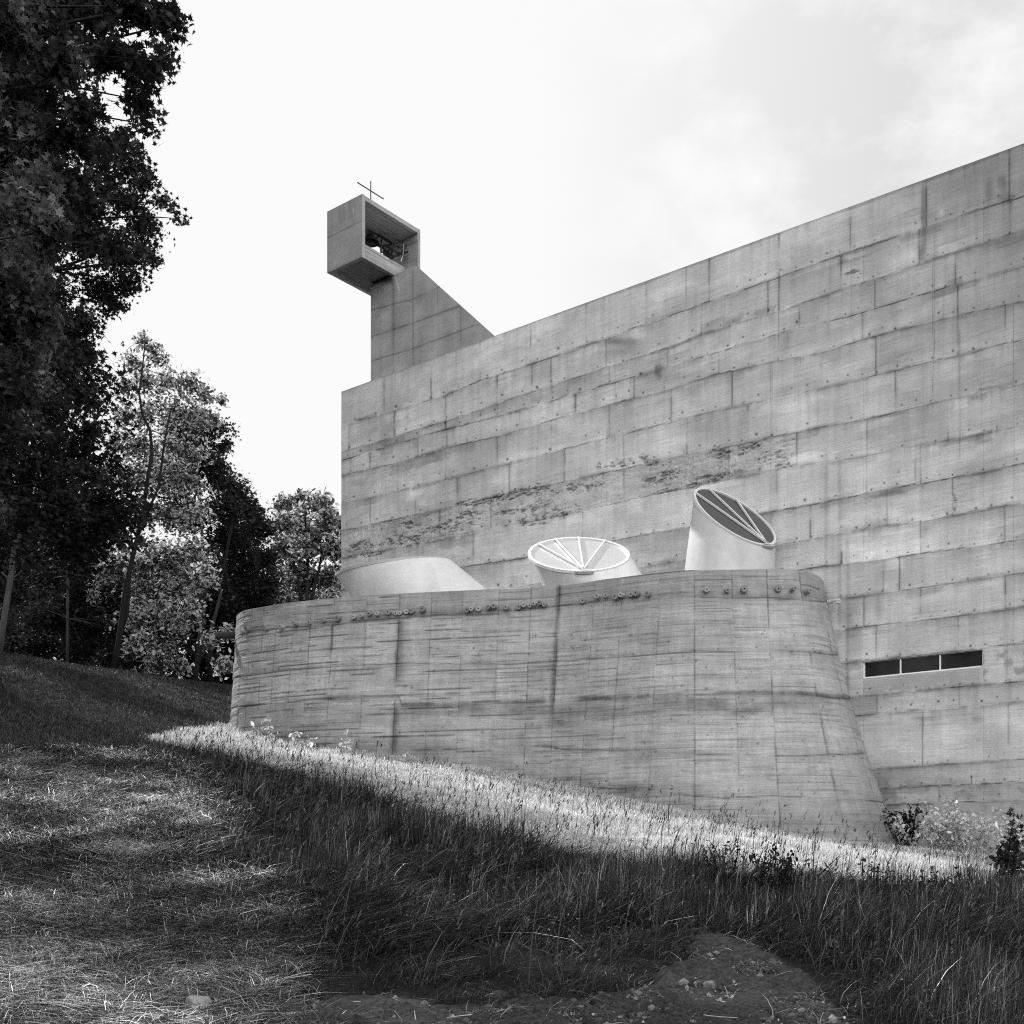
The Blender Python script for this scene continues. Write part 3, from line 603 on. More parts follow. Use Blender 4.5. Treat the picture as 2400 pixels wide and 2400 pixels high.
a_ = me.attributes.new('tone', 'FLOAT', 'POINT'); a_.data.foreach_set('value', [.25]*len(rp)); link(bpy.data.objects.new('roof', me), crypt)
# pipe stubs
stubs = [(500+.3106*a, 1350+.3106*b) for a, b in [(225,415),(275,402),(412,398),(525,385),(640,365),(735,355),(840,340),(945,325),(1070,305),(1128,300),(1187,293),(1250,290),(1330,280),(1380,278),(1408,278),(1462,270),(1505,268),(1585,258)]]
stubs += [(750+.3106*a, 1100+.3106*b) for a, b in [(1115,1060),(1145,1062),(1203,1055),(1283,1048),(1325,1045),(1410,1045),(1505,1040),(1543,1035),(1585,1030),(1623,1020),(1663,1020),(1700,1020)]]
stubs += [(1200+.3623*a, 1050+.3623*b) for a, b in [(467,990),(562,965),(620,962),(680,965),(717,958),(778,950),(812,945),(885,950),(1257,925),(1392,922),(1500,925),(1720,912),(1805,920),(1895,933)]]
fm = np.where(front, 0, 1e9)
def onwall(px, py):
    i = np.argmin((PX-px)**2+(PY-py)**2+fm+np.where(YY > 33, 1e9, 0)); c = i//nz
    return V[i], np.array([nx[c], ny[c], 0.0])
for (a, b) in stubs:
    p, nn = onwall(a, b); mb = MB(); r = R2.uniform(.05, .08); L_ = R2.uniform(.07, .22); dn = np.array([0, 0, R2.uniform(-.015, .01)])
    side = np.cross(nn, [0, 0, 1]); rr_ = 16; ring = lambda q, r_: [q+r_*(math.cos(2*math.pi*k/rr_)*side+math.sin(2*math.pi*k/rr_)*z3) for k in range(rr_)]
    e = p+nn*L_+dn; V_ = ring(p-nn*.05, r)+ring(e-nn*.01, r)+ring(e, r*.9)+ring(e, .018)+ring(e-nn*.04, .018)
    Fs = []
    for i in range(4):
        for k in range(rr_): Fs.append((i*rr_+k, i*rr_+(k+1) % rr_, (i+1)*rr_+(k+1) % rr_, (i+1)*rr_+k))
    Fs.append(tuple(4*rr_+k for k in range(rr_)))
    mb.add(V_, Fs, R2.uniform(.16, .34)); mb.t[-rr_:] = [.03]*rr_; mb.build('pipe_stub', M_CRYPT, crypt, crypt_base)
# spouts at both ends
mb = MB(); p, nn = onwall(549, 1487); mb.tube([p+np.array([.2, .1, 0]), p+np.array([-.55, -.02, -.03])], .10, 12, .04); o_ = mb.build('rainwater_spout', M_CRYPT, crypt, crypt_base); o_['label'] = 'dark spout pipe jutting from the far end'
pz = at(1945, 1409, 28.0); mb = MB(); mb.tube([pz-e3*.05-z3*.02, pz+e3*.12, pz+e3*.26-z3*.03], [.055, .05, .06], 8, .45); mb.obox(pz, e3, n3, z3, (.12, .27), (-.06, .05), (-.085, -.05), .5); o_ = mb.build('rainwater_spout', M_WHITE, crypt, crypt_base); o_['label'] = 'pale stubby spout poking out of the corner next to the church'

# light cannons
def cannon(label, cb_, rb, ct, rt_, a, b, zb, piv, bars, rimw, glass_tone, glass_mat_, body_tone, rim_tone, n=72):
    th = np.linspace(0, 2*math.pi, n, endpoint=False); c, s = np.cos(th), np.sin(th)
    rx, ry = rt_; top_ = np.stack([ct[0]+rx*c, ct[1]+ry*s, ct[2]+a*rx*c+b*ry*s], -1)
    bot = np.stack([cb_[0]+rb[0]*c, cb_[1]+rb[1]*s, np.full(n, zb)], -1)
    rows = [bot+(top_-bot)*t_ for t_ in np.linspace(0, 1, 14)]
    ctr = np.array(ct); inn = ctr+(top_-ctr)*(1-rimw/rx); dv = np.array([-a, -b, 1.0]); dv /= np.linalg.norm(dv)
    V = np.concatenate(rows); Fs = []
    for i in range(13):
        k = np.arange(n); Fs.append(np.stack([i*n+k, i*n+(k+1) % n, (i+1)*n+(k+1) % n, (i+1)*n+k], -1))
    nb = np.concatenate(Fs)
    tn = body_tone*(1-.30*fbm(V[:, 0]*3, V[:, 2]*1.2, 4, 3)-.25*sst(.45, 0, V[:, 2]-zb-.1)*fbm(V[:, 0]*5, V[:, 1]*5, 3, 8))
    body = npmesh('light_cannon', V, [nb], M_WHITE, crypt, tone=tn, smooth=True, off=crypt_base); body['label'] = label
    # rim ring
    ou = ctr+(top_-ctr)*(1+.02/rx); ring = [top_-dv*.05+(ou-top_), ou+dv*.02, inn+dv*.02, inn-dv*.05]
    V = np.concatenate(ring); k = np.arange(n); Fs = np.concatenate([np.stack([i*n+k, i*n+(k+1) % n, (i+1)*n+(k+1) % n, (i+1)*n+k], -1) for i in range(3)])
    npmesh('rim', V, [Fs], M_RIMW, body, tone=np.full(len(V), rim_tone), off=crypt_base)
    V = np.concatenate([inn-dv*.02, [ctr-dv*.02]]); Fs = np.stack([k, (k+1) % n, np.full(n, n)], -1)
    npmesh('glass', V, [Fs], glass_mat_, body, tone=np.full(len(V), glass_tone), off=crypt_base)
    pv = lambda t_: np.array([ct[0]+rx*math.cos(t_), ct[1]+ry*math.sin(t_), ct[2]+a*rx*math.cos(t_)+b*ry*math.sin(t_)])
    
    def th_of(q):
        g = np.linspace(0, 2*math.pi, 720); P_ = np.array([pv(t_) for t_ in g]); a_, b_ = proj(P_[:, 0], P_[:, 1], P_[:, 2]); return g[np.argmin((a_-q[0])**2+(b_-q[1])**2)]
    if bars: piv = th_of(piv); bars = [th_of(q) for q in bars]
    p0 = pv(piv); sd = np.array([math.sin(piv), -math.cos(piv), 0]); sd[2] = a*sd[0]+b*sd[1]
    for j, t_ in enumerate(bars):
        q = pv(t_); st = p0+sd*.06*(j-(len(bars)-1)/2)*.6+dv*.03
        mb = MB(); ax = (q+dv*.03-st); L_ = np.linalg.norm(ax); ax /= L_; sx = np.cross(ax, dv); mb.obox(st, ax, sx, dv, (0, L_-.0), (-.022, .022), (-.03, .012), rim_tone); mb.build('glazing_bar', M_RIMW, body, crypt_base)
    if bars:
        out = (p0-ctr); out /= np.linalg.norm(out); mb = MB()
        w2 = np.cross(out, dv); nn_ = 14
        mb.add([p0+out*.03+w2*.24*math.cos(2*math.pi*k/nn_)+out*.05*math.sin(2*math.pi*k/nn_)+dv*.02 for k in range(nn_)]+[p0+out*.03+w2*.24*math.cos(2*math.pi*k/nn_)+out*.05*math.sin(2*math.pi*k/nn_)-dv*.04 for k in range(nn_)],
               [tuple(range(nn_)), tuple(range(nn_, 2*nn_))[::-1]]+[(k, k+nn_, (k+1) % nn_+nn_, (k+1) % nn_) for k in range(nn_)], .35); mb.build('bracket', M_DARKM, body, crypt_base)
    return body
R = math.radians
cannon('upright white light cannon with an oblique dark glazed top', (5.40, 28.75), (1.17, 1.1), (5.572, 28.8, 8.518), (.994, .994), -.46, .843, 6.45, (1800,1278), [(1630,1156),(1660,1146),(1725,1169)], .035, .07, M_DARKM, .58, .6)
cannon('wide flared white light cannon tilted towards the viewer, pale glazing', (2.54, 30.1), (1.44, 1.3), (1.74, 30.0, 7.89), (1.31, 1.3), .0, .60, 6.45, (1370,1340), [(1262,1280),(1300,1259),(1356,1256),(1419,1266)], .065, .52, M_GLASSW, .78, .70)
cannon('low leaning white light cannon opening away to the left', (-1.74, 32.0), (2.2, 1.7), (-3.3, 32.0, 8.02), (1.6, 1.45), .137, .10, 6.45, 0, [], .06, .1, M_DARKM, .68, .4)

# ------------------------------------------------------------------ vegetation helpers
def orient(n, nrm, spin):
    """n frames from normals and spins -> (n,3,3) columns = u, v, normal"""
    nrm = nrm/np.linalg.norm(nrm, axis=1, keepdims=True)
    ref = np.where(np.abs(nrm[:, 2:3]) > .95, np.array([[1., 0, 0]]), np.array([[0, 0, 1.]]))
    u = np.cross(ref, nrm); u /= np.linalg.norm(u, axis=1, keepdims=True); v = np.cross(nrm, u)
    c, s = np.cos(spin)[:, None], np.sin(spin)[:, None]
    return np.stack([u*c+v*s, -u*s+v*c, nrm], -1)
def star():
    pts = []
    for k, (ang, r) in enumerate([(-90, .12), (-52, .40), (-20, .26), (8, .66), (38, .34), (62, .62), (75, .46), (90, 1.0), (105, .46), (118, .62), (142, .34), (172, .66), (200, .26), (232, .40)]):
        pts.append((r*math.cos(R(ang)), r*math.sin(R(ang)), -.12*r*r))
    P = np.array([(0, 0, 0)]+pts)*.62; n = len(pts)
    return P, np.array([(0, 1+k, 1+(k+1) % n) for k in range(n)])
def oval():
    P = np.array([(0, -.5, 0), (.24, -.18, .03), (.22, .15, .03), (0, .5, -.06), (-.22, .15, .03), (-.24, -.18, .03), (0, 0, -.03)])
    return P, np.array([(6, k, (k+1) % 6) for k in range(6)])
def rhomb():
    P = np.array([(0, -.5, 0), (.3, 0, .05), (0, .5, -.05), (-.3, 0, .05)]); return P, np.array([(0, 1, 2), (0, 2, 3)])
SHAPES = dict(star=star(), oval=oval(), rhomb=rhomb())
def leaves(C, size, shape, tone, rng, up=.5, outc=None):
    n = len(C); P, Fc = SHAPES[shape]
    nrm = rng.normal(size=(n, 3)); nrm[:, 2] = np.abs(nrm[:, 2])*.7+up
    M = orient(n, nrm, rng.uniform(0, 6.28, n)); sz = size*rng.uniform(.45, 1.35, n)
    V = np.einsum('nij,kj->nki', M, P)*sz[:, None, None]+C[:, None, :]
    Fa = (Fc[None]+(np.arange(n)*len(P))[:, None, None]).reshape(-1, 3)
    return V.reshape(-1, 3), Fa, np.repeat(tone, len(P))
def bend(a, b, rng, k=5, amp=.12):
    a = np.array(a); b = np.array(b); L = np.linalg.norm(b-a); off = rng.normal(size=3)*amp*L; off[2] = abs(off[2])*.6
    return [a+(b-a)*t+off*math.sin(math.pi*t) for t in np.linspace(0, 1, k)]
def tree(name, label, cat, trunk, clumps, n_leaf, size, shape, tone, mat=None, group=None, extra_stems=(), seed=0, up=.5, bark=.06, sub=9, light=None, spread=.33, limb=True, lit=0):
    """trunk: [(x,y,z,r)]; clumps: [(x,y,z,r)] ; leaves gathered in sprays inside each clump"""
    group = group or 'trees along the edge of the wood'
    rng = np.random.default_rng(seed+100); base = np.array(trunk[0][:3]); t = thing(name, base, label, cat, group)
    mb = MB(); tp = [np.array(p[:3]) for p in trunk]; tr_ = [p[3] for p in trunk]
    mb.tube(tp, tr_, 10, bark)
    for st in extra_stems: mb.tube([np.array(p[:3]) for p in st], [p[3] for p in st], 8, bark)
    allp = [(np.array(p[:3]), p[3]) for p in list(trunk)[max(1, len(trunk)//3):]]+[(np.array(p[:3]), p[3]) for st in extra_stems for p in st[1:]]
    vol = np.array([c[3]**1.7 for c in clumps]); cnt = np.maximum(30, (n_leaf*vol/vol.sum()).astype(int))
    C = []; T = []
    for (x, y, z, r), m in zip(clumps, cnt):
        c = np.array([x, y, z]); r = max(r, .26)
        if limb:
            best = min(allp, key=lambda q: np.linalg.norm(q[0]-c)+1.2*max(0, q[0][2]-c[2]+.3*r)); L_ = np.linalg.norm(best[0]-c)
            path = bend(best[0], c, rng, 6, .10); r0 = min(best[1]*.5, .012+.009*L_); mb.tube(path, list(np.linspace(r0, .006, 6)), 6, bark, False)
        sc = rng.normal(size=(sub, 3)); sc /= np.linalg.norm(sc, axis=1, keepdims=True); sc = c+sc*r*rng.uniform(.1, 1.0, (sub, 1))*np.array([1, 1, .85])
        if limb:
            for q in sc[:sub//2+1]: mb.tube(bend(c, q, rng, 4, .15), [.006, .005, .004, .003], 4, bark, False)
        which = rng.integers(0, sub, m); d = rng.normal(size=(m, 3))*r*spread*np.array([1, 1, .75])
        P = sc[which]+d; P[:, 2] -= .25*(d[:, 0]**2+d[:, 1]**2)/max(r, .1)
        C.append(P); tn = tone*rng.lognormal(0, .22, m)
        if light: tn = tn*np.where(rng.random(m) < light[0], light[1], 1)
        if lit: tn = tn*(1+lit*sst(.58, .72, fbm(P[:, 0]*.9+P[:, 1]*.5, P[:, 2]*.9, 3, seed+40)))  # light falling on whole sprays painted into the leaf tone
        T.append(tn)
    V, Fa, tt = leaves(np.concatenate(C), size, shape, np.concatenate(T), rng, up)
    mb.build('trunk', M_BARK, t, base, True)
    npmesh('crown', V, [Fa], mat or M_LEAF, t, tone=tt, off=base)
    return t
def PXC(lst, Y, jy=0, seed=0):
    rng = np.random.default_rng(seed); o = []
    for it in lst:
        y = Y+rng.uniform(-jy, jy) if len(it) < 4 else it[3]
        p = at(it[0], it[1], y); o.append((p[0], p[1], p[2], it[2]/F*y))
    return o
def TP(lst, Y): return [tuple(at(a, b, Y))+(w_/F*Y,) for (a, b, w_) in lst]
def gz(x, y): return float(ground(np.array([x]), np.array([y]))[0])

# ---- near maple (top left)
gA = (-9.6, 14.5)
A_cl = PXC([(-40,60,110),(60,40,95),(150,30,75),(235,35,55),(310,15,45),(375,25,35),(405,55,18),(-30,210,120),(70,190,95),(165,150,60),(240,120,50),(300,140,45),(345,175,32),(375,130,18),(330,235,26),(335,290,18),(385,145,12),
  (-20,360,120),(60,340,90),(140,320,60),(190,250,40),(-10,500,110),(70,470,80),(130,430,60),(180,440,40),(205,480,28),(0,640,100),(70,600,70),(120,540,50),(10,770,90),(70,720,60),(0,900,80),(60,850,55),(-60,1000,100)], 14.0, 1.3, 3)
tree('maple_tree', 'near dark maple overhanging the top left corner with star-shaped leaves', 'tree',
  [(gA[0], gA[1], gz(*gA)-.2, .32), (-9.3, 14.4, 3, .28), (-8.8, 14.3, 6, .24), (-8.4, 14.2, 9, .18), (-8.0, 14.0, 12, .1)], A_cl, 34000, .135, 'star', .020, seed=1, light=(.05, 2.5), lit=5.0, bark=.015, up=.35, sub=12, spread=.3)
# ---- tall maple behind it
gB = (-14.2, 26.0)
B_cl = PXC([(225,330,55),(280,330,40),(250,420,75),(315,385,40),(345,430,28),(300,480,55),(378,470,18),(405,482,12),(415,512,9),(330,540,45),(352,600,28),(280,600,65),(215,560,80),(230,680,55),(300,665,32),(265,715,30),(195,760,50),(150,820,75),(205,830,32),(100,950,80),(185,930,45),
  (215,1010,30),(120,1080,85),(205,1110,38),(60,1200,70),(160,1190,55),(70,330,90),(150,500,100),(60,680,110),(40,850,110),(-20,1050,100),(20,-120,150),(150,-100,110),(60,-300,150),(190,-280,100),(-120,-320,160),(60,-480,130)], 26.0, 1.6, 5)
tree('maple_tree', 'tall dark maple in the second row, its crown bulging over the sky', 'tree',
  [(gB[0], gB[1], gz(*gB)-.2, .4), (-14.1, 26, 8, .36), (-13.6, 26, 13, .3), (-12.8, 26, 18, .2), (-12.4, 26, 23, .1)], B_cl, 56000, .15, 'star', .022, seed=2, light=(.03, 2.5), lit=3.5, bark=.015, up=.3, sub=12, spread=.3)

# ---- forest edge on the ridge
D_cl = PXC([(335,800,22),(310,850,28),(365,835,28),(300,905,30),(350,900,34),(400,890,32),(445,905,34),(480,925,22),(520,935,14),(290,970,34),(345,970,36),(405,960,40),(460,980,34),(500,985,20),(275,1040,36),(335,1050,40),(400,1040,42),(450,1060,36),(255,1110,38),(320,1120,45),(390,1125,45),(445,1130,34),(260,1180,36),(330,1200,44),(400,1210,44),(460,1200,30)], 42.9, .9, 7)
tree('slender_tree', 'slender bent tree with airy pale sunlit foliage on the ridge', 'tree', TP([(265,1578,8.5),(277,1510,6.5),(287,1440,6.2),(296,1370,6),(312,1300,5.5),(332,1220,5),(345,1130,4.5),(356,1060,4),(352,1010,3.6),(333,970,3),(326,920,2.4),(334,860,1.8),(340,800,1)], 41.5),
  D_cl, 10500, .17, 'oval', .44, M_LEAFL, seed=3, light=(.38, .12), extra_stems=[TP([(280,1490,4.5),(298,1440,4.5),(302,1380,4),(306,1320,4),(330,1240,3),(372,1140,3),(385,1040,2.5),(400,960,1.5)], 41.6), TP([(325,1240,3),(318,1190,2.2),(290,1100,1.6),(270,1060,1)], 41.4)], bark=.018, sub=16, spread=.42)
E_cl = PXC([(225,1290,32),(265,1330,38),(320,1320,44),(385,1310,44),(445,1300,40),(240,1380,30),(350,1390,46),(420,1380,44),(480,1350,28),(330,1450,40),(395,1450,44),(450,1440,30),(330,1510,34),(385,1520,38),(360,1565,26),(420,1560,24),(520,1560,24),(500,1500,22),(535,1480,20),(225,1400,16)], 45.0, 1.2, 9)
tree('broadleaf_tree', 'bushy young tree with bright sunlit leaves down to the ground behind the slender one', 'tree', TP([(380,1600,5),(375,1500,4),(365,1400,3),(350,1300,1.5)], 45.5), E_cl, 14500, .20, 'oval', .64, M_LEAFL, seed=4, light=(.42, .10), bark=.04, sub=16, spread=.42)
G_cl = PXC([(430,1000,50),(490,1000,40),(515,1050,24),(470,1090,50),(500,1080,30),(440,1200,60),(400,1100,70),(450,1300,50)], 49, 1.5, 11)
tree('broadleaf_tree', 'dark tree crown showing behind the right of the slender tree', 'tree', TP([(458,1595,6),(470,1480,5),(483,1390,4.5),(470,1200,3),(465,1050,1.5)], 48), G_cl, 15000, .2, 'star', .025, seed=5, extra_stems=[TP([(462,1560,5),(485,1500,4.5),(505,1440,4),(520,1380,3)], 48)], bark=.05)
H_cl = PXC([(530,1130,30),(560,1165,34),(590,1195,32),(525,1190,44),(615,1235,28),(570,1250,48),(520,1270,50),(630,1300,26),(590,1320,50),(535,1350,55),(625,1370,34),(590,1400,48),(500,1380,45),(550,1440,50),(610,1440,38),(480,1440,45),(520,1130,20)], 50, 1.5, 13)
tree('broadleaf_tree', 'dense dark rounded tree left of the pale tree beside the church', 'tree', TP([(492,1600,9),(492,1500,7),(520,1350,5),(550,1200,2)], 49), H_cl, 30000, .2, 'star', .025, seed=6, light=(.10, 3.2), bark=.02, sub=16, spread=.42)
I_cl = PXC([(705,1160,22),(670,1180,28),(745,1180,30),(660,1230,34),(715,1225,40),(770,1220,38),(665,1290,36),(720,1290,44),(780,1280,44),(655,1350,32),(705,1350,42),(765,1350,46),(660,1405,32),(720,1405,42),(780,1400,40),(830,1250,40),(840,1340,40),(650,1430,26)], 56, 1.8, 15)
tree('broadleaf_tree', 'pale sunlit tree between the dark rounded tree and the church corner', 'tree', TP([(720,1640,6),(718,1450,5),(722,1330,4),(715,1200,1.5)], 56), I_cl, 15000, .25, 'oval', .52, M_LEAFL, seed=7, light=(.45, .12), bark=.03, extra_stems=[TP([(718,1450,4),(745,1350,3),(760,1260,1.5)], 56), TP([(718,1450,4),(690,1330,3),(680,1240,1.5)], 56)])
J_cl = PXC([(20,1270,60),(80,1300,60),(-40,1200,90),(-60,1350,80),(130,1260,55),(40,1380,50),(-20,1480,60)], 40, 2, 17)
tree('broadleaf_tree', 'dark tree with a pale leaning trunk at the far left edge', 'tree', TP([(-6,1550,9),(8,1460,7),(24,1360,6.5),(38,1260,6),(46,1180,4)], 38), J_cl, 6000, .2, 'star', .025, seed=8, light=(.08, 4), bark=.10)
K_cl = PXC([(170,1290,60),(120,1360,60),(200,1380,50),(90,1430,60),(160,1450,60),(30,1480,60),(220,1470,45),(100,1510,50),(190,1530,40),(250,1540,30),(40,1540,40),(280,1480,40),(270,1380,50)], 47, 2, 19)
tree('broadleaf_tree', 'dark thin-trunked tree in the shaded wood left of the slender tree', 'tree', TP([(158,1560,4),(158,1450,3.6),(160,1350,3.2),(165,1250,2)], 45), K_cl, 18000, .2, 'star', .018, seed=9, light=(.05, 4), bark=.06)
L_cl = PXC([(330,1330,70),(420,1380,60),(300,1440,60),(470,1470,50),(380,1510,60),(430,1560,40),(520,1430,60),(560,1520,50),(480,1560,40),(310,1540,40),(600,1480,50),(640,1440,40),(540,1590,34),(500,1600,34),(450,1600,34),(560,1560,40)], 54, 2, 21)
tree('broadleaf_tree', 'dark understorey tree filling the gap behind the bright young tree', 'tree', TP([(306,1590,8),(306,1520,7.5),(320,1420,5),(340,1330,2)], 50), L_cl, 20000, .24, 'star', .02, seed=10, light=(.05, 4), bark=.03)
M_cl = PXC([(60,700,150),(150,850,120),(40,950,150),(180,1050,110),(60,1150,140),(160,1230,110),(250,1200,90),(200,1290,70),(-80,900,160),(-80,1200,160),(0,560,120)], 30.5, 1.5, 23)
tree('maple_tree', 'tall shaded maple behind the second row, filling the dark left edge', 'tree', [(-16.8, 30, 4.5, .4), (-16.5, 30, 10, .34), (-15.5, 30.5, 15, .25), (-15, 30.5, 19, .1)], M_cl, 26000, .22, 'star', .014, seed=11, light=(.02, 3), sub=14, spread=.36)
nw = 60000; rw = np.random.default_rng(5); yy = rw.uniform(60, 76, nw); pxw = rw.uniform(-500, 800, nw); xx = (pxw-CX)/F*yy
ht = np.interp(pxw, [-500, 100, 300, 520, 660, 800], [16, 14, 11, 9, 7, 7])*(.65+.7*fbm(xx*.25, yy*.2, 3, 3)); zz = gz(-25, 60)-.5+ht*rw.random(nw)**.8
nz_ = fbm(xx*.5+zz*.3, zz*.5, 3, 8); kp = nz_ > .36; Pw = np.stack([xx, yy, zz], -1)[kp]
V_, F_, t_ = leaves(Pw, .55, 'rhomb', .018*rw.lognormal(0, .3, len(Pw))*np.where(nz_[kp] > .62, 3, 1), rw, .3); o = npmesh('wood', V_, [F_], M_LEAF, tone=t_); tag(o, 'dark wood in the distance behind the trees on the ridge', 'wood', kind='stuff')
# shade trees of the wood, left of the view
def shade_tree(x, y, h0, h1, r, label, seed, n=9000):
    rng = np.random.default_rng(seed); z0 = gz(x, y); cl = []
    for k in range(16):
        t = rng.random(); zz = h0+(h1-h0)*t; rr = r*(.55+.6*math.sin(math.pi*min(1, t*1.05+.08)))*.75; a = rng.uniform(0, 6.28); d = rng.uniform(0, .75)*rr
        cl.append((x+d*math.cos(a), y+d*math.sin(a), z0+zz, r*rng.uniform(.38, .55)))
    tree('maple_tree', label, 'tree', [(x, y, z0-.2, .38), (x+.2, y, z0+h0*.6, .33), (x, y+.2, z0+h0+.3*(h1-h0), .25), (x+.1, y, z0+h0+.8*(h1-h0), .1)], cl, n, .3, 'rhomb', .05, group='shade trees of the wood and an added one outside the left edge', seed=seed, sub=10, limb=True)
LAB = 'tall maple of the shady wood left of the picture edge'
for i, (x, y, h0, h1, r) in enumerate([(-17.5, 30, 9, 30, 4.2), (-15.3, 31.5, 13, 27, 3.2), (-27, 25.5, 10, 34, 4.0), (-26, 42, 10, 36, 4.5), (-14, 16, 5, 16, 3.0), (-20, 18, 6, 24, 4)]):
    shade_tree(x, y, h0, h1, r, LAB, 50+i)
shade_tree(-11.8, 19.6, 3.5, 10, 2.6, 'thin young maple added out of view past the left edge to dapple the mown grass', 70, 5200)  # unseen tree added to throw dappled shade on the straw

# ------------------------------------------------------------------ grass
def blades(x, y, h, w, lean, lx, ly, tone, rng, z=None, lev=(0, .35, .7, 1)):
    n = len(x); z = ground(x, y) if z is None else z
    lev = np.array(lev); nl = len(lev)
    az = rng.uniform(0, 6.28, n); wx, wy = np.cos(az)*w*.5, np.sin(az)*w*.5
    V = np.zeros((n, 2*nl-1, 3))
    for j, t in enumerate(lev):
        fx = lean*t**1.7; up = t*(1-.45*np.minimum(lean, 1.3)*t)
        cx = x+h*fx*lx; cy = y+h*fx*ly; cz = z-.02+h*up
        tw = (1-t)**.6 if j < nl-1 else 0
        if j < nl-1:
            V[:, 2*j] = np.stack([cx-wx*tw, cy-wy*tw, cz], -1); V[:, 2*j+1] = np.stack([cx+wx*tw, cy+wy*tw, cz], -1)
        else: V[:, 2*j] = np.stack([cx, cy, cz], -1)
    b = (np.arange(n)*(2*nl-1))[:, None]
    Q = np.concatenate([b+np.array([[2*j, 2*j+1, 2*j+3, 2*j+2]]) for j in range(nl-2)]); Tt = b+np.array([[2*nl-4, 2*nl-3, 2*nl-2]])
    gradt = np.repeat(np.array([[.25, .25, .6, .6, 1.1, 1.1, 1.5][:2*nl-1]]), n, 0)*tone[:, None]  # shaded foot and bright tip of each blade painted into the tone
    return V.reshape(-1, 3), Q, Tt, gradt.ravel()
class Field:
    def __init__(s): s.V = []; s.Q = []; s.T = []; s.t = []; s.n = 0
    def add(s, r): V, Q, T, t = r; s.V.append(V); s.Q.append(Q+s.n); s.T.append(T+s.n); s.t.append(t); s.n += len(V)
    def build(s, name, mat, label):
        o = npmesh(name, np.concatenate(s.V), [np.concatenate(s.Q), np.concatenate(s.T)], mat, tone=np.concatenate(s.t)); return tag(o, label, 'grass', kind='stuff')
def sample(n, y0, y1, rng, m=1.25):
    y = np.sqrt(rng.uniform(y0*y0, y1*y1, n)); px = rng.uniform(CX-1200*m, CX+1200*m, n); return (px-CX)/F*y, y
def inside_build(x, y):
    # crypt / church footprint
    yc = np.interp(x, TX[np.argsort(TX)], TY[np.argsort(TX)]); near = (x > -7.9) & (x < 8.9) & (y > yc-.25)
    ch = (NRM[0]*x+NRM[1]*y > C0-.02) & (x > -6.2)
    return near | ch
rng = np.random.default_rng(77)
wild, pale, straw, hillf = Field(), Field(), Field(), Field()
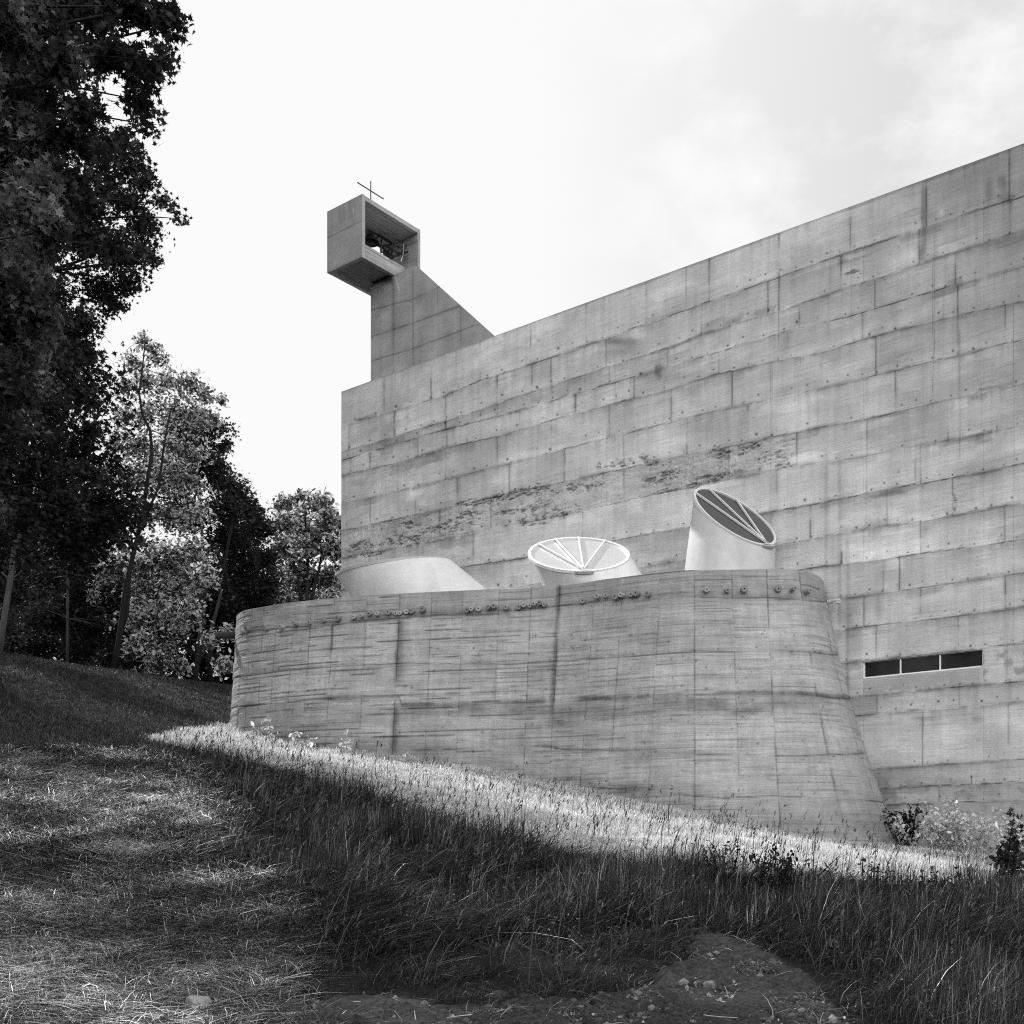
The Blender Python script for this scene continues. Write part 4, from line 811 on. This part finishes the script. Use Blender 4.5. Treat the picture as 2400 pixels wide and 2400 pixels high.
for (y0, y1, n, ws) in [(5.8, 9, 46000, .0055), (9, 12, 70000, .0075), (12, 16, 80000, .010), (16, 22, 80000, .014), (22, 33, 70000, .020), (33, 46, 40000, .03)]:
    x, y = sample(n, y0, y1, rng); z = ground(x, y); a, s, d, hl = zones(x, y, z); ok = ~inside_build(x, y)
    cl = fbm(x*1.4, y*1.4, 3, 61); px, py = proj(x, y, z)
    m = ok & ~s & (~d | (rng.random(n) < .24*sst(.42, .58, fbm(x*2.5, y*2.5, 3, 67)))) & ~hl & (~a | (rng.random(n) < .22*sst(.5, .7, fbm(x*1.1, y*1.1, 3, 66))))
    m &= rng.random(n) < sst(.3, .6, cl)+.18
    xx, yy = x[m], y[m]; k = m.sum(); c = cl[m]
    wb = 60*(fbm(xx*1.2, yy*1.2, 3, 29)-.5)*2; n1, n2 = near_straw(px[m]+wb, py[m], 60), near_straw(px[m]+wb, py[m], 170)
    edge = np.where(n1, .38, np.where(n2, .68, 1.0))
    nd = inpoly(px[m]+wb, py[m]+45, POLY_DIRT); nd2 = inpoly(px[m]+wb, py[m]+100, POLY_DIRT); edge = edge*np.where(nd, .45, np.where(nd2, .75, 1.0))
    wind = fbm(xx*.5, yy*.5, 2, 71)
    h = (.14+.58*c)*rng.uniform(.4, 1.35, k)*np.where(a[m], .5, 1)*np.where(d[m], .5, 1)*edge*np.interp(px[m], [0, 420, 800, 1500, 2400], [.35, .5, 1, 1, 1.15])*np.where(py[m] > 2250, .7, 1)
    ang = (wind-.5)*2.6-.35+rng.normal(0, 1.15, k)
    wild.add(blades(xx, yy, h, ws*rng.choice([.6, .8, 1.0, 1.9], k, p=[.3, .35, .25, .1])*rng.uniform(.8, 1.2, k), np.clip(.35+1.35*sst(.3, .7, wind)+rng.normal(0, .45, k), .08, 2.0), np.cos(ang), np.sin(ang), .019*rng.lognormal(0, .75, k)*(1+6*(rng.random(k) < .15))*(.5+c), rng))  # dark tone carries the shade of the slope as well as the grass colour
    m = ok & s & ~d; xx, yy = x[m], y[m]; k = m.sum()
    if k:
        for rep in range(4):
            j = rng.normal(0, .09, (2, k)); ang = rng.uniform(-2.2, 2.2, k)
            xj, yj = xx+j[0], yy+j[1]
            pale.add(blades(xj, yj, (.05+.13*cl[m])*rng.uniform(.35, 1.4, k), ws*.55*rng.uniform(.6, 1.2, k), np.clip(rng.normal(.55, .35, k), 0, 1.5), np.cos(ang), np.sin(ang), .68*rng.lognormal(0, .3, k)*np.where(rng.random(k) < .14, .25, 1)*(.7+.6*fbm(xj*1.2, yj*1.2, 3, 151)), rng))  # pale tone carries sunlight on the strip as well as dry grass
    m = ok & hl; xx, yy = x[m], y[m]; k = m.sum()
    if k:
        for rep in range(2):
            j = rng.normal(0, .08, (2, k)); ang = rng.uniform(-3, 3, k); hillf.add(blades(xx+j[0], yy+j[1], rng.uniform(.08, .2, k), ws*.9, rng.uniform(.2, .9, k), np.cos(ang), np.sin(ang), .035*rng.lognormal(0, .6, k), rng))
    # mown stubble and lying straw on the left
    m = ok & (a | (near_straw(px, py, 110) & (rng.random(n) < .3))) & ~s & ~hl & ((~d) | (rng.random(n) < .45)); xx, yy = x[m], y[m]; k = m.sum()
    if k:
        for rep in range(3):
            j = rng.normal(0, .06, (2, k)); ang = rng.normal(.2, .9, k)+np.where(rng.random(k) < .5, math.pi, 0); flat = rng.random(k) < .72
            keep = rng.random(k) < (.25+1.1*fbm(xx*1.8, yy*1.8, 3, 91)); ang2 = ang[keep]; f2 = flat[keep]; kk = keep.sum()
            hh = np.where(f2, rng.uniform(.10, .32, kk), rng.uniform(.05, .18, kk))
            straw.add(blades(xx[keep]+j[0][keep], yy[keep]+j[1][keep], hh, ws*1.15*rng.uniform(.6, 1.4, kk), np.where(f2, rng.uniform(1.3, 2.1, kk), rng.uniform(.1, .9, kk)), np.cos(ang2), np.sin(ang2), .52*rng.lognormal(0, .6, kk)*np.where(rng.random(kk) < .55, .10, 1)*(.45+.9*sst(.35, .65, fbm(xx[keep]*2.6, yy[keep]*1.6, 3, 93)))*(.6+.75*sst(.42, .6, fbm(xx[keep]*.55+3, yy[keep]*.4, 3, 95))), rng))
    # sparse litter on bare soil
    m = ok & d & (rng.random(n) < .10); xx, yy = x[m], y[m]; k = m.sum()
    if k:
        ang = rng.uniform(0, 6.28, k); straw.add(blades(xx, yy, rng.uniform(.06, .28, k), ws*rng.uniform(.6, 1.4, k), rng.uniform(1.0, 2.1, k), np.cos(ang), np.sin(ang), .22*rng.lognormal(0, .5, k), rng))
# heap of pale hay in the sun
c = at(335, 1992, 12.6); k = 900; r = rng.normal(0, 1, (2, k))*np.array([[.30], [.22]]); ang = rng.uniform(0, 6.28, k)
straw.add(blades(c[0]+r[0], c[1]+r[1], rng.uniform(.15, .4, k), .008*rng.uniform(.6, 1.3, k), rng.uniform(1.0, 2.0, k), np.cos(ang), np.sin(ang), .62*rng.lognormal(0, .4, k), rng))
# tufts at the edge of the dirt
for (px, py, Y) in [(1180,2250,9.0),(1300,2290,8.6),(1420,2240,9.2),(1000,2280,8.6),(820,2270,8.8),(760,2230,9.2),(1560,2215,9.3),(1700,2150,9.6),(1960,2280,9.0),(1900,2230,9.6),(2050,2330,8.5),(1330,2330,8.0),(1250,2360,7.8),(640,2140,10)]:
    c = at(px, py, Y); k = 46; r = rng.normal(0, .13, (2, k)); ang = np.arctan2(r[1], r[0])+rng.normal(0, .4, k); xx, yy = c[0]+r[0], c[1]+r[1]
    wild.add(blades(xx, yy, rng.uniform(.1, .42, k), .0055*rng.uniform(.6, 1.4, k), rng.uniform(.2, 1.6, k), np.cos(ang), np.sin(ang), .055*rng.lognormal(0, .5, k), rng))
# roof growth along the crypt edge
k = 2600; ii = rng.integers(0, len(S1), k); q = rng.uniform(.25, .9, k); xx = TX[ii]-nx[ii]*q; yy = TY[ii]-ny[ii]*q; roofg = Field(); ang = rng.uniform(0, 6.28, k)
roofg.add(blades(xx, yy, rng.uniform(.12, .36, k), .014, rng.uniform(.1, .8, k), np.cos(ang), np.sin(ang), .4*rng.lognormal(0, .4, k), rng, z=np.full(k, ZT-.25)))
roofg.build('roof_grass', M_GRASS, 'thin dry grass growing on the crypt roof behind its edge')
# broad leaved weeds and dead leaves between the blades, seed stalks
k = 42000; x, y = sample(k, 5.8, 24, rng); z = ground(x, y); a, s_, d, hl = zones(x, y, z); m = ~s_ & ~hl & ~inside_build(x, y) & (rng.random(k) < np.where(a | d, .22, sst(.5, .72, fbm(x*1.3, y*1.3, 3, 141))*1.1))
C_ = np.stack([x, y, z], -1)[m]; k = len(C_); gm = a[m] | d[m]; C_[:, 2] += np.where(gm, rng.uniform(0, .03, k), rng.uniform(.02, .42, k))
V_, F_, t_ = leaves(C_, (.034), 'oval', np.where(gm, .07*rng.lognormal(0, .7, k), .05*rng.lognormal(0, .6, k)), rng, np.where(gm[0], 1.0, .5)); tag(npmesh('weed_leaves', V_, [F_], M_GRASS, tone=t_), 'small broad leaves and dead leaf litter mixed through the grass', 'ground cover', kind='stuff')
k = 2600; x, y = sample(k, 8, 24, rng); z = ground(x, y); a, s_, d, hl = zones(x, y, z); m = ~a & ~d & ~hl & ~inside_build(x, y) & (~s_ | (rng.random(k) < .3)); x, y, z = x[m], y[m], z[m]; k = len(x); h = rng.uniform(.35, .8, k); ln_ = rng.uniform(.05, .5, k); an = rng.normal(-.1, .7, k)
st = Field(); st.add(blades(x, y, h, .0065+.0004*y, ln_, np.cos(an), np.sin(an), .05*rng.lognormal(0, .5, k), rng, z=z))
tipx, tipy, tipz = x+h*ln_*np.cos(an), y+h*ln_*np.sin(an), z-.02+h*(1-.45*ln_)
for q in range(5):
    r_ = rng.normal(0, .012, (3, k)); st.add(blades(tipx+r_[0], tipy+r_[1], rng.uniform(.04, .09, k), .011+.0004*y, rng.uniform(.2, .9, k), np.cos(an), np.sin(an), .07*rng.lognormal(0, .5, k), rng, z=tipz-.02*q+r_[2]))
st.build('seed_stalks', M_GRASS, 'thin seed-headed stalks standing above the grass')
k = 420; x, y = sample(k, 5.8, 12, rng); z = ground(x, y); a, s_, d, hl = zones(x, y, z); m = (a | d); mb = MB()
for i in np.where(m)[0][:260]:
    an = rng.uniform(0, 6.28); L_ = rng.uniform(.08, .4); p0 = np.array([x[i], y[i], z[i]+.012]); p1 = p0+L_*np.array([math.cos(an), math.sin(an), rng.uniform(-.02, .10)]); mb.tube(bend(p0, p1, rng, 4, .08), [.005, .004, .003, .002], 5, rng.choice([.05, .12, .35]))
tag(mb.build('twigs', M_BARK), 'dry twigs and stalks scattered on the soil and straw', 'twigs', kind='stuff')
wild.build('wild_grass', M_GRASS, 'tall dark windblown grass across the shaded slope')
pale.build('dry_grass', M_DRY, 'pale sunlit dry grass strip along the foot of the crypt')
hillf.build('hill_grass', M_GRASS, 'short dark grass on the bank below the trees')
straw.build('mown_straw', M_STRAW, 'flattened mown straw and stubble on the left foreground')

# ------------------------------------------------------------------ weeds, stones
def weed(name, label, cat, x, y, h, stems, lsize, tone, lean=(.2, 0), shape='oval', seed=0, group=None, nl=14, rad=.25, mat=None):
    rng = np.random.default_rng(seed+300); b = np.array([x, y, gz(x, y)-.03]); t = thing(name, b, label, cat, group); mb = MB(); C = []
    for s in range(stems):
        a = rng.uniform(0, 6.28); hh = h*rng.uniform(.6, 1.0); r0 = rad*rng.random()
        tip = b+np.array([r0*2.0*math.cos(a)+lean[0]*hh, r0*2.0*math.sin(a)+lean[1]*hh, hh]); p0 = b+np.array([r0*.5*math.cos(a), r0*.5*math.sin(a), 0])
        path = bend(p0, tip, rng, 6, .06); mb.tube(path, list(np.linspace(.010, .003, 6)*(1+h*.4)), 5, tone*.6, False)
        for k in range(nl):
            u = rng.uniform(.2, 1); i = min(int(u*5), 4); p = path[i]+(path[i+1]-path[i])*(u*5-i); C.append(p+rng.normal(size=3)*lsize*.55)
    mb.build('stem', M_BARK, t, b); C = np.array(C)
    V, Fa, tt = leaves(C, lsize, shape, tone*rng.lognormal(0, .3, len(C)), rng, .25); npmesh('leaves', V, [Fa], mat or M_LEAFL, t, tone=tt, off=b); return t
def wat(px, py, Y): p = at(px, py, Y); return p[0], p[1]
weed('thistle', 'large dark thistle with drooping leaves at the right edge', 'thistle', *wat(2375, 2150, 14), 1.25, 9, .12, .012, (.02, 0), 'star', 1, nl=60, rad=.2, mat=M_LEAF)
weed('shrub', 'pale leafy shrub bent right beside the crypt corner', 'shrub', *wat(2180, 1990, 25.2), 0.9, 22, .11, .62, (.45, 0), 'oval', 2, group='shrubs by the church wall', nl=60, rad=.6)
weed('shrub', 'tall pale shrub with upright sprays in front of the church wall', 'shrub', *wat(2270, 2010, 24.8), 1.25, 16, .11, .62, (-.1, 0), 'oval', 3, group='shrubs by the church wall', nl=60, rad=.6)
weed('shrub', 'pale shrub at the right edge behind the thistle', 'shrub', *wat(2370, 2030, 24), 1.05, 16, .11, .6, (.1, 0), 'oval', 4, group='shrubs by the church wall', nl=60, rad=.6)
weed('shrub', 'small dark shrub in the shadowed corner of the crypt', 'shrub', *wat(2130, 1975, 26.6), 1.1, 14, .10, .015, (0, 0), 'oval', 5, group='shrubs by the church wall', nl=34, rad=.35, mat=M_LEAF)
weed('weed', 'dark bushy weed standing out against the pale grass right of centre', 'weed', *wat(1830, 2085, 12.6), .66, 16, .055, .018, (.1, 0), 'oval', 6, group='dark weeds along the crest of the slope', nl=34, rad=.3, mat=M_LEAF)
weed('weed', 'dark weed left of the bushy one with upright stems', 'weed', *wat(1690, 2070, 12.8), .62, 10, .05, .018, (.1, 0), 'oval', 7, group='dark weeds along the crest of the slope', nl=26, rad=.35, mat=M_LEAF)
weed('weed', 'tall thin dark weed between the bushy weed and the thistle', 'weed', *wat(2050, 2110, 13), .6, 5, .05, .018, (.15, 0), 'oval', 8, group='dark weeds along the crest of the slope', nl=22, rad=.2, mat=M_LEAF)
weed('weed', 'dark weed with spreading leaves below the pale shrubs', 'weed', *wat(2140, 2130, 13), .5, 10, .055, .018, (.1, 0), 'oval', 9, group='dark weeds along the crest of the slope', nl=26, rad=.3, mat=M_LEAF)
weed('weed', 'low dark weed left of the thistle', 'weed', *wat(2260, 2145, 13.2), .6, 9, .055, .018, (0, 0), 'oval', 10, group='dark weeds along the crest of the slope', nl=28, rad=.3, mat=M_LEAF)
for i, (px, py, Y, h, l) in enumerate([(640,1752,28.6,.75,'leaning pale weed at the far end of the crypt foot'),(600,1748,29,.5,'small pale weed nearest the far crypt corner'),(690,1756,28.4,.5,'pale leafy weed right of the leaning one at the crypt foot'),
     (805,1766,27.9,.6,'pale broad-leaved weed under the short dark stain of the crypt'),(955,1785,27.0,.35,'low white-leaved weed below the main dark stain of the crypt'),(735,1760,28.2,.45,'thin pale weed under a full-height joint of the crypt')]):
    weed('weed', l, 'weed', *wat(px, py, Y), h, 4, .13, .5, (-.25 if i == 0 else .1, 0), 'oval', 20+i, nl=9, rad=.18, group='pale weeds along the foot of the crypt')
def rock(label, px, py, Y, r, tone, seed, flat=.75):
    rng = np.random.default_rng(seed); x, y = wat(px, py, Y); z = gz(x, y); bm = bmesh.new(); bmesh.ops.create_icosphere(bm, subdivisions=4, radius=1)
    cuts = [(rng.normal(size=3), rng.uniform(.55, .85)) for _ in range(9)]
    for v in bm.verts:
        p = np.array(v.co)
        for (c, d) in cuts:
            c = c/np.linalg.norm(c); e = p@c-d
            if e > 0: p = p-c*e*.85
        p = p*(1+.08*(float(fbm(np.array([p[0]*3+seed]), np.array([p[1]*3+p[2]*2]), 3)[0])-.5)); v.co = Vector((p[0]*r, p[1]*r*.9, p[2]*r*flat))
    me = bpy.data.meshes.new('rock'); bm.to_mesh(me); bm.free(); me.polygons.foreach_set('use_smooth', [True]*len(me.polygons))
    a = me.attributes.new('tone', 'FLOAT', 'POINT'); a.data.foreach_set('value', [tone]*len(me.vertices)); me.materials.append(M_STONE)
    o = bpy.data.objects.new('rock', me); o.location = (x, y, z+r*flat*.35); link(o); tag(o, label, 'rock', group='stones lying in the foreground')
rock('largest pale rock lying in the soil at the bottom left', 465, 2365, 7.7, .10, .24, 1, .95)
rock('small rounded stone right of the largest rock at the bottom left', 550, 2352, 7.8, .04, .15, 2)
rock('small flat stone in the straw left of the largest rock', 300, 2340, 7.9, .05, .14, 3)
rock('grey stone on the dirt mound at bottom right', 1660, 2312, 8.0, .05, .14, 4)
rock('small stone low on the dirt mound slope', 1800, 2335, 7.9, .035, .18, 5)
rock('half-buried stone by the left edge of the straw', 30, 2110, 10.6, .07, .09, 6)
rock('small stone at the bottom edge below the largest rock', 440, 2392, 7.4, .03, .25, 7)
# gravelly clods
k = 34000; x, y = sample(k*5, 5.6, 9.8, rng, 1.1); z = ground(x, y); a, s, d, hl = zones(x, y, z); m = d; x, y, z = x[m][:k], y[m][:k], z[m][:k]; k = len(x)
bm = bmesh.new(); bmesh.ops.create_icosphere(bm, subdivisions=1, radius=1); bm.verts.ensure_lookup_table(); P = np.array([v.co[:] for v in bm.verts]); Fc = np.array([[v.index for v in f.verts] for f in bm.faces]); bm.free(); nv = len(P)
sz = np.minimum(rng.lognormal(math.log(.0062), .70, k), .045); Vc = P[None]*rng.uniform(.75, 1.2, (k, nv, 1))*rng.uniform(.6, 1.3, (k, 1, 3))*sz[:, None, None]; an = rng.uniform(0, 6.28, k); cs, sn = np.cos(an)[:, None], np.sin(an)[:, None]
Vc = np.stack([Vc[..., 0]*cs-Vc[..., 1]*sn, Vc[..., 0]*sn+Vc[..., 1]*cs, Vc[..., 2]], -1)+np.stack([x, y, z+.002], -1)[:, None]
o = npmesh('dirt_clods', Vc.reshape(-1, 3), [(Fc[None]+(np.arange(k)*nv)[:, None, None]).reshape(-1, 3)], M_STONE, tone=np.repeat(.06*rng.lognormal(0, .75, k), nv)); tag(o, 'loose clods and gravel strewn over the bare soil in front', 'gravel', kind='stuff')

# ------------------------------------------------------------------ light, sky, camera
LOBE = 20.5
EL = R(38); AZ = math.atan2(-.714, .70)             # towards the sun: left, and a little behind the wall
sd = Vector((math.sin(AZ)*math.cos(EL), math.cos(AZ)*math.cos(EL), math.sin(EL)))
su = bpy.data.lights.new('sun', 'SUN'); su.energy = 5.0; su.angle = R(.53); su.color = (1, .995, .985); so = bpy.data.objects.new('sun', su); so.rotation_euler = sd.to_track_quat('Z', 'Y').to_euler(); link(so)
w = bpy.data.worlds.new('World'); scene.world = w; w.use_nodes = True; nt = w.node_tree; nt.nodes.clear(); L = nt.links
out = N(nt, 'ShaderNodeOutputWorld'); bg = N(nt, 'ShaderNodeBackground'); bg.inputs[1].default_value = .1
sky = N(nt, 'ShaderNodeTexSky'); sky.sky_type = 'NISHITA'; sky.sun_disc = False; sky.sun_elevation = EL; sky.sun_rotation = AZ
bw = N(nt, 'ShaderNodeRGBToBW'); L.new(sky.outputs[0], bw.inputs[0])
tc = N(nt, 'ShaderNodeTexCoord'); sep = N(nt, 'ShaderNodeSeparateXYZ'); L.new(tc.outputs['Generated'], sep.inputs[0])
# thin bright haze (clouds) over the clear sky
cl1 = noise(nt, vscale(nt, tc.outputs['Generated'], (1, 1, 1.6)), 7.0, 8, .6); 
cm = remap(nt, cl1, .43, .60, 0, 1)
mask = remap(nt, sep.outputs[0], .02, .28, 0, 1)       # more broken towards the right
gap = math_(nt, 'MULTIPLY', math_(nt, 'SUBTRACT', 1.0, cm), mask)
haze = math_(nt, 'SUBTRACT', 9.55, math_(nt, 'MULTIPLY', gap, 2.1))
hi = remap(nt, sep.outputs[2], .62, 1.0, 0, -6.0)      # clearer and darker towards the zenith
hz = math_(nt, 'ADD', haze, hi)
dt_ = N(nt, 'ShaderNodeVectorMath', operation='DOT_PRODUCT'); L.new(tc.outputs['Generated'], dt_.inputs[0]); dt_.inputs[1].default_value = (.34, -.91, .24)
lobe = math_(nt, 'POWER', remap(nt, dt_.outputs['Value'], .05, 1.0, 0, 1), 1.4)      # added bright sky patch behind the viewer, fills the shaded wall
hz = math_(nt, 'ADD', hz, math_(nt, 'MULTIPLY', lobe, LOBE))
tot = math_(nt, 'ADD', hz, math_(nt, 'MULTIPLY', bw.outputs[0], .02))
cc = N(nt, 'ShaderNodeCombineColor'); [L.new(tot, cc.inputs[i]) for i in range(3)]
L.new(cc.outputs[0], bg.inputs[0]); L.new(bg.outputs[0], out.inputs[0])
cam = bpy.data.cameras.new('camera'); cam.sensor_width = 36; cam.lens = F/2400*36; cam.shift_y = (HY-1200)/2400; cam.clip_end = 4000; cam.clip_start = .1
co = bpy.data.objects.new('camera', cam); co.rotation_euler = (math.pi/2, 0, 0); link(co); scene.camera = co
scene.view_settings.view_transform = 'Standard'; scene.view_settings.look = 'None'; scene.view_settings.exposure = 0; scene.view_settings.gamma = 1
scene.render.engine = 'CYCLES'; scene.cycles.max_bounces = 8; scene.cycles.transparent_max_bounces = 8; scene.cycles.diffuse_bounces = 4
scene.cycles.filter_width = 1.1; scene.cycles.use_denoising = False; scene.cycles.sample_clamp_indirect = 4
scene.render.resolution_x = scene.render.resolution_y = 1024
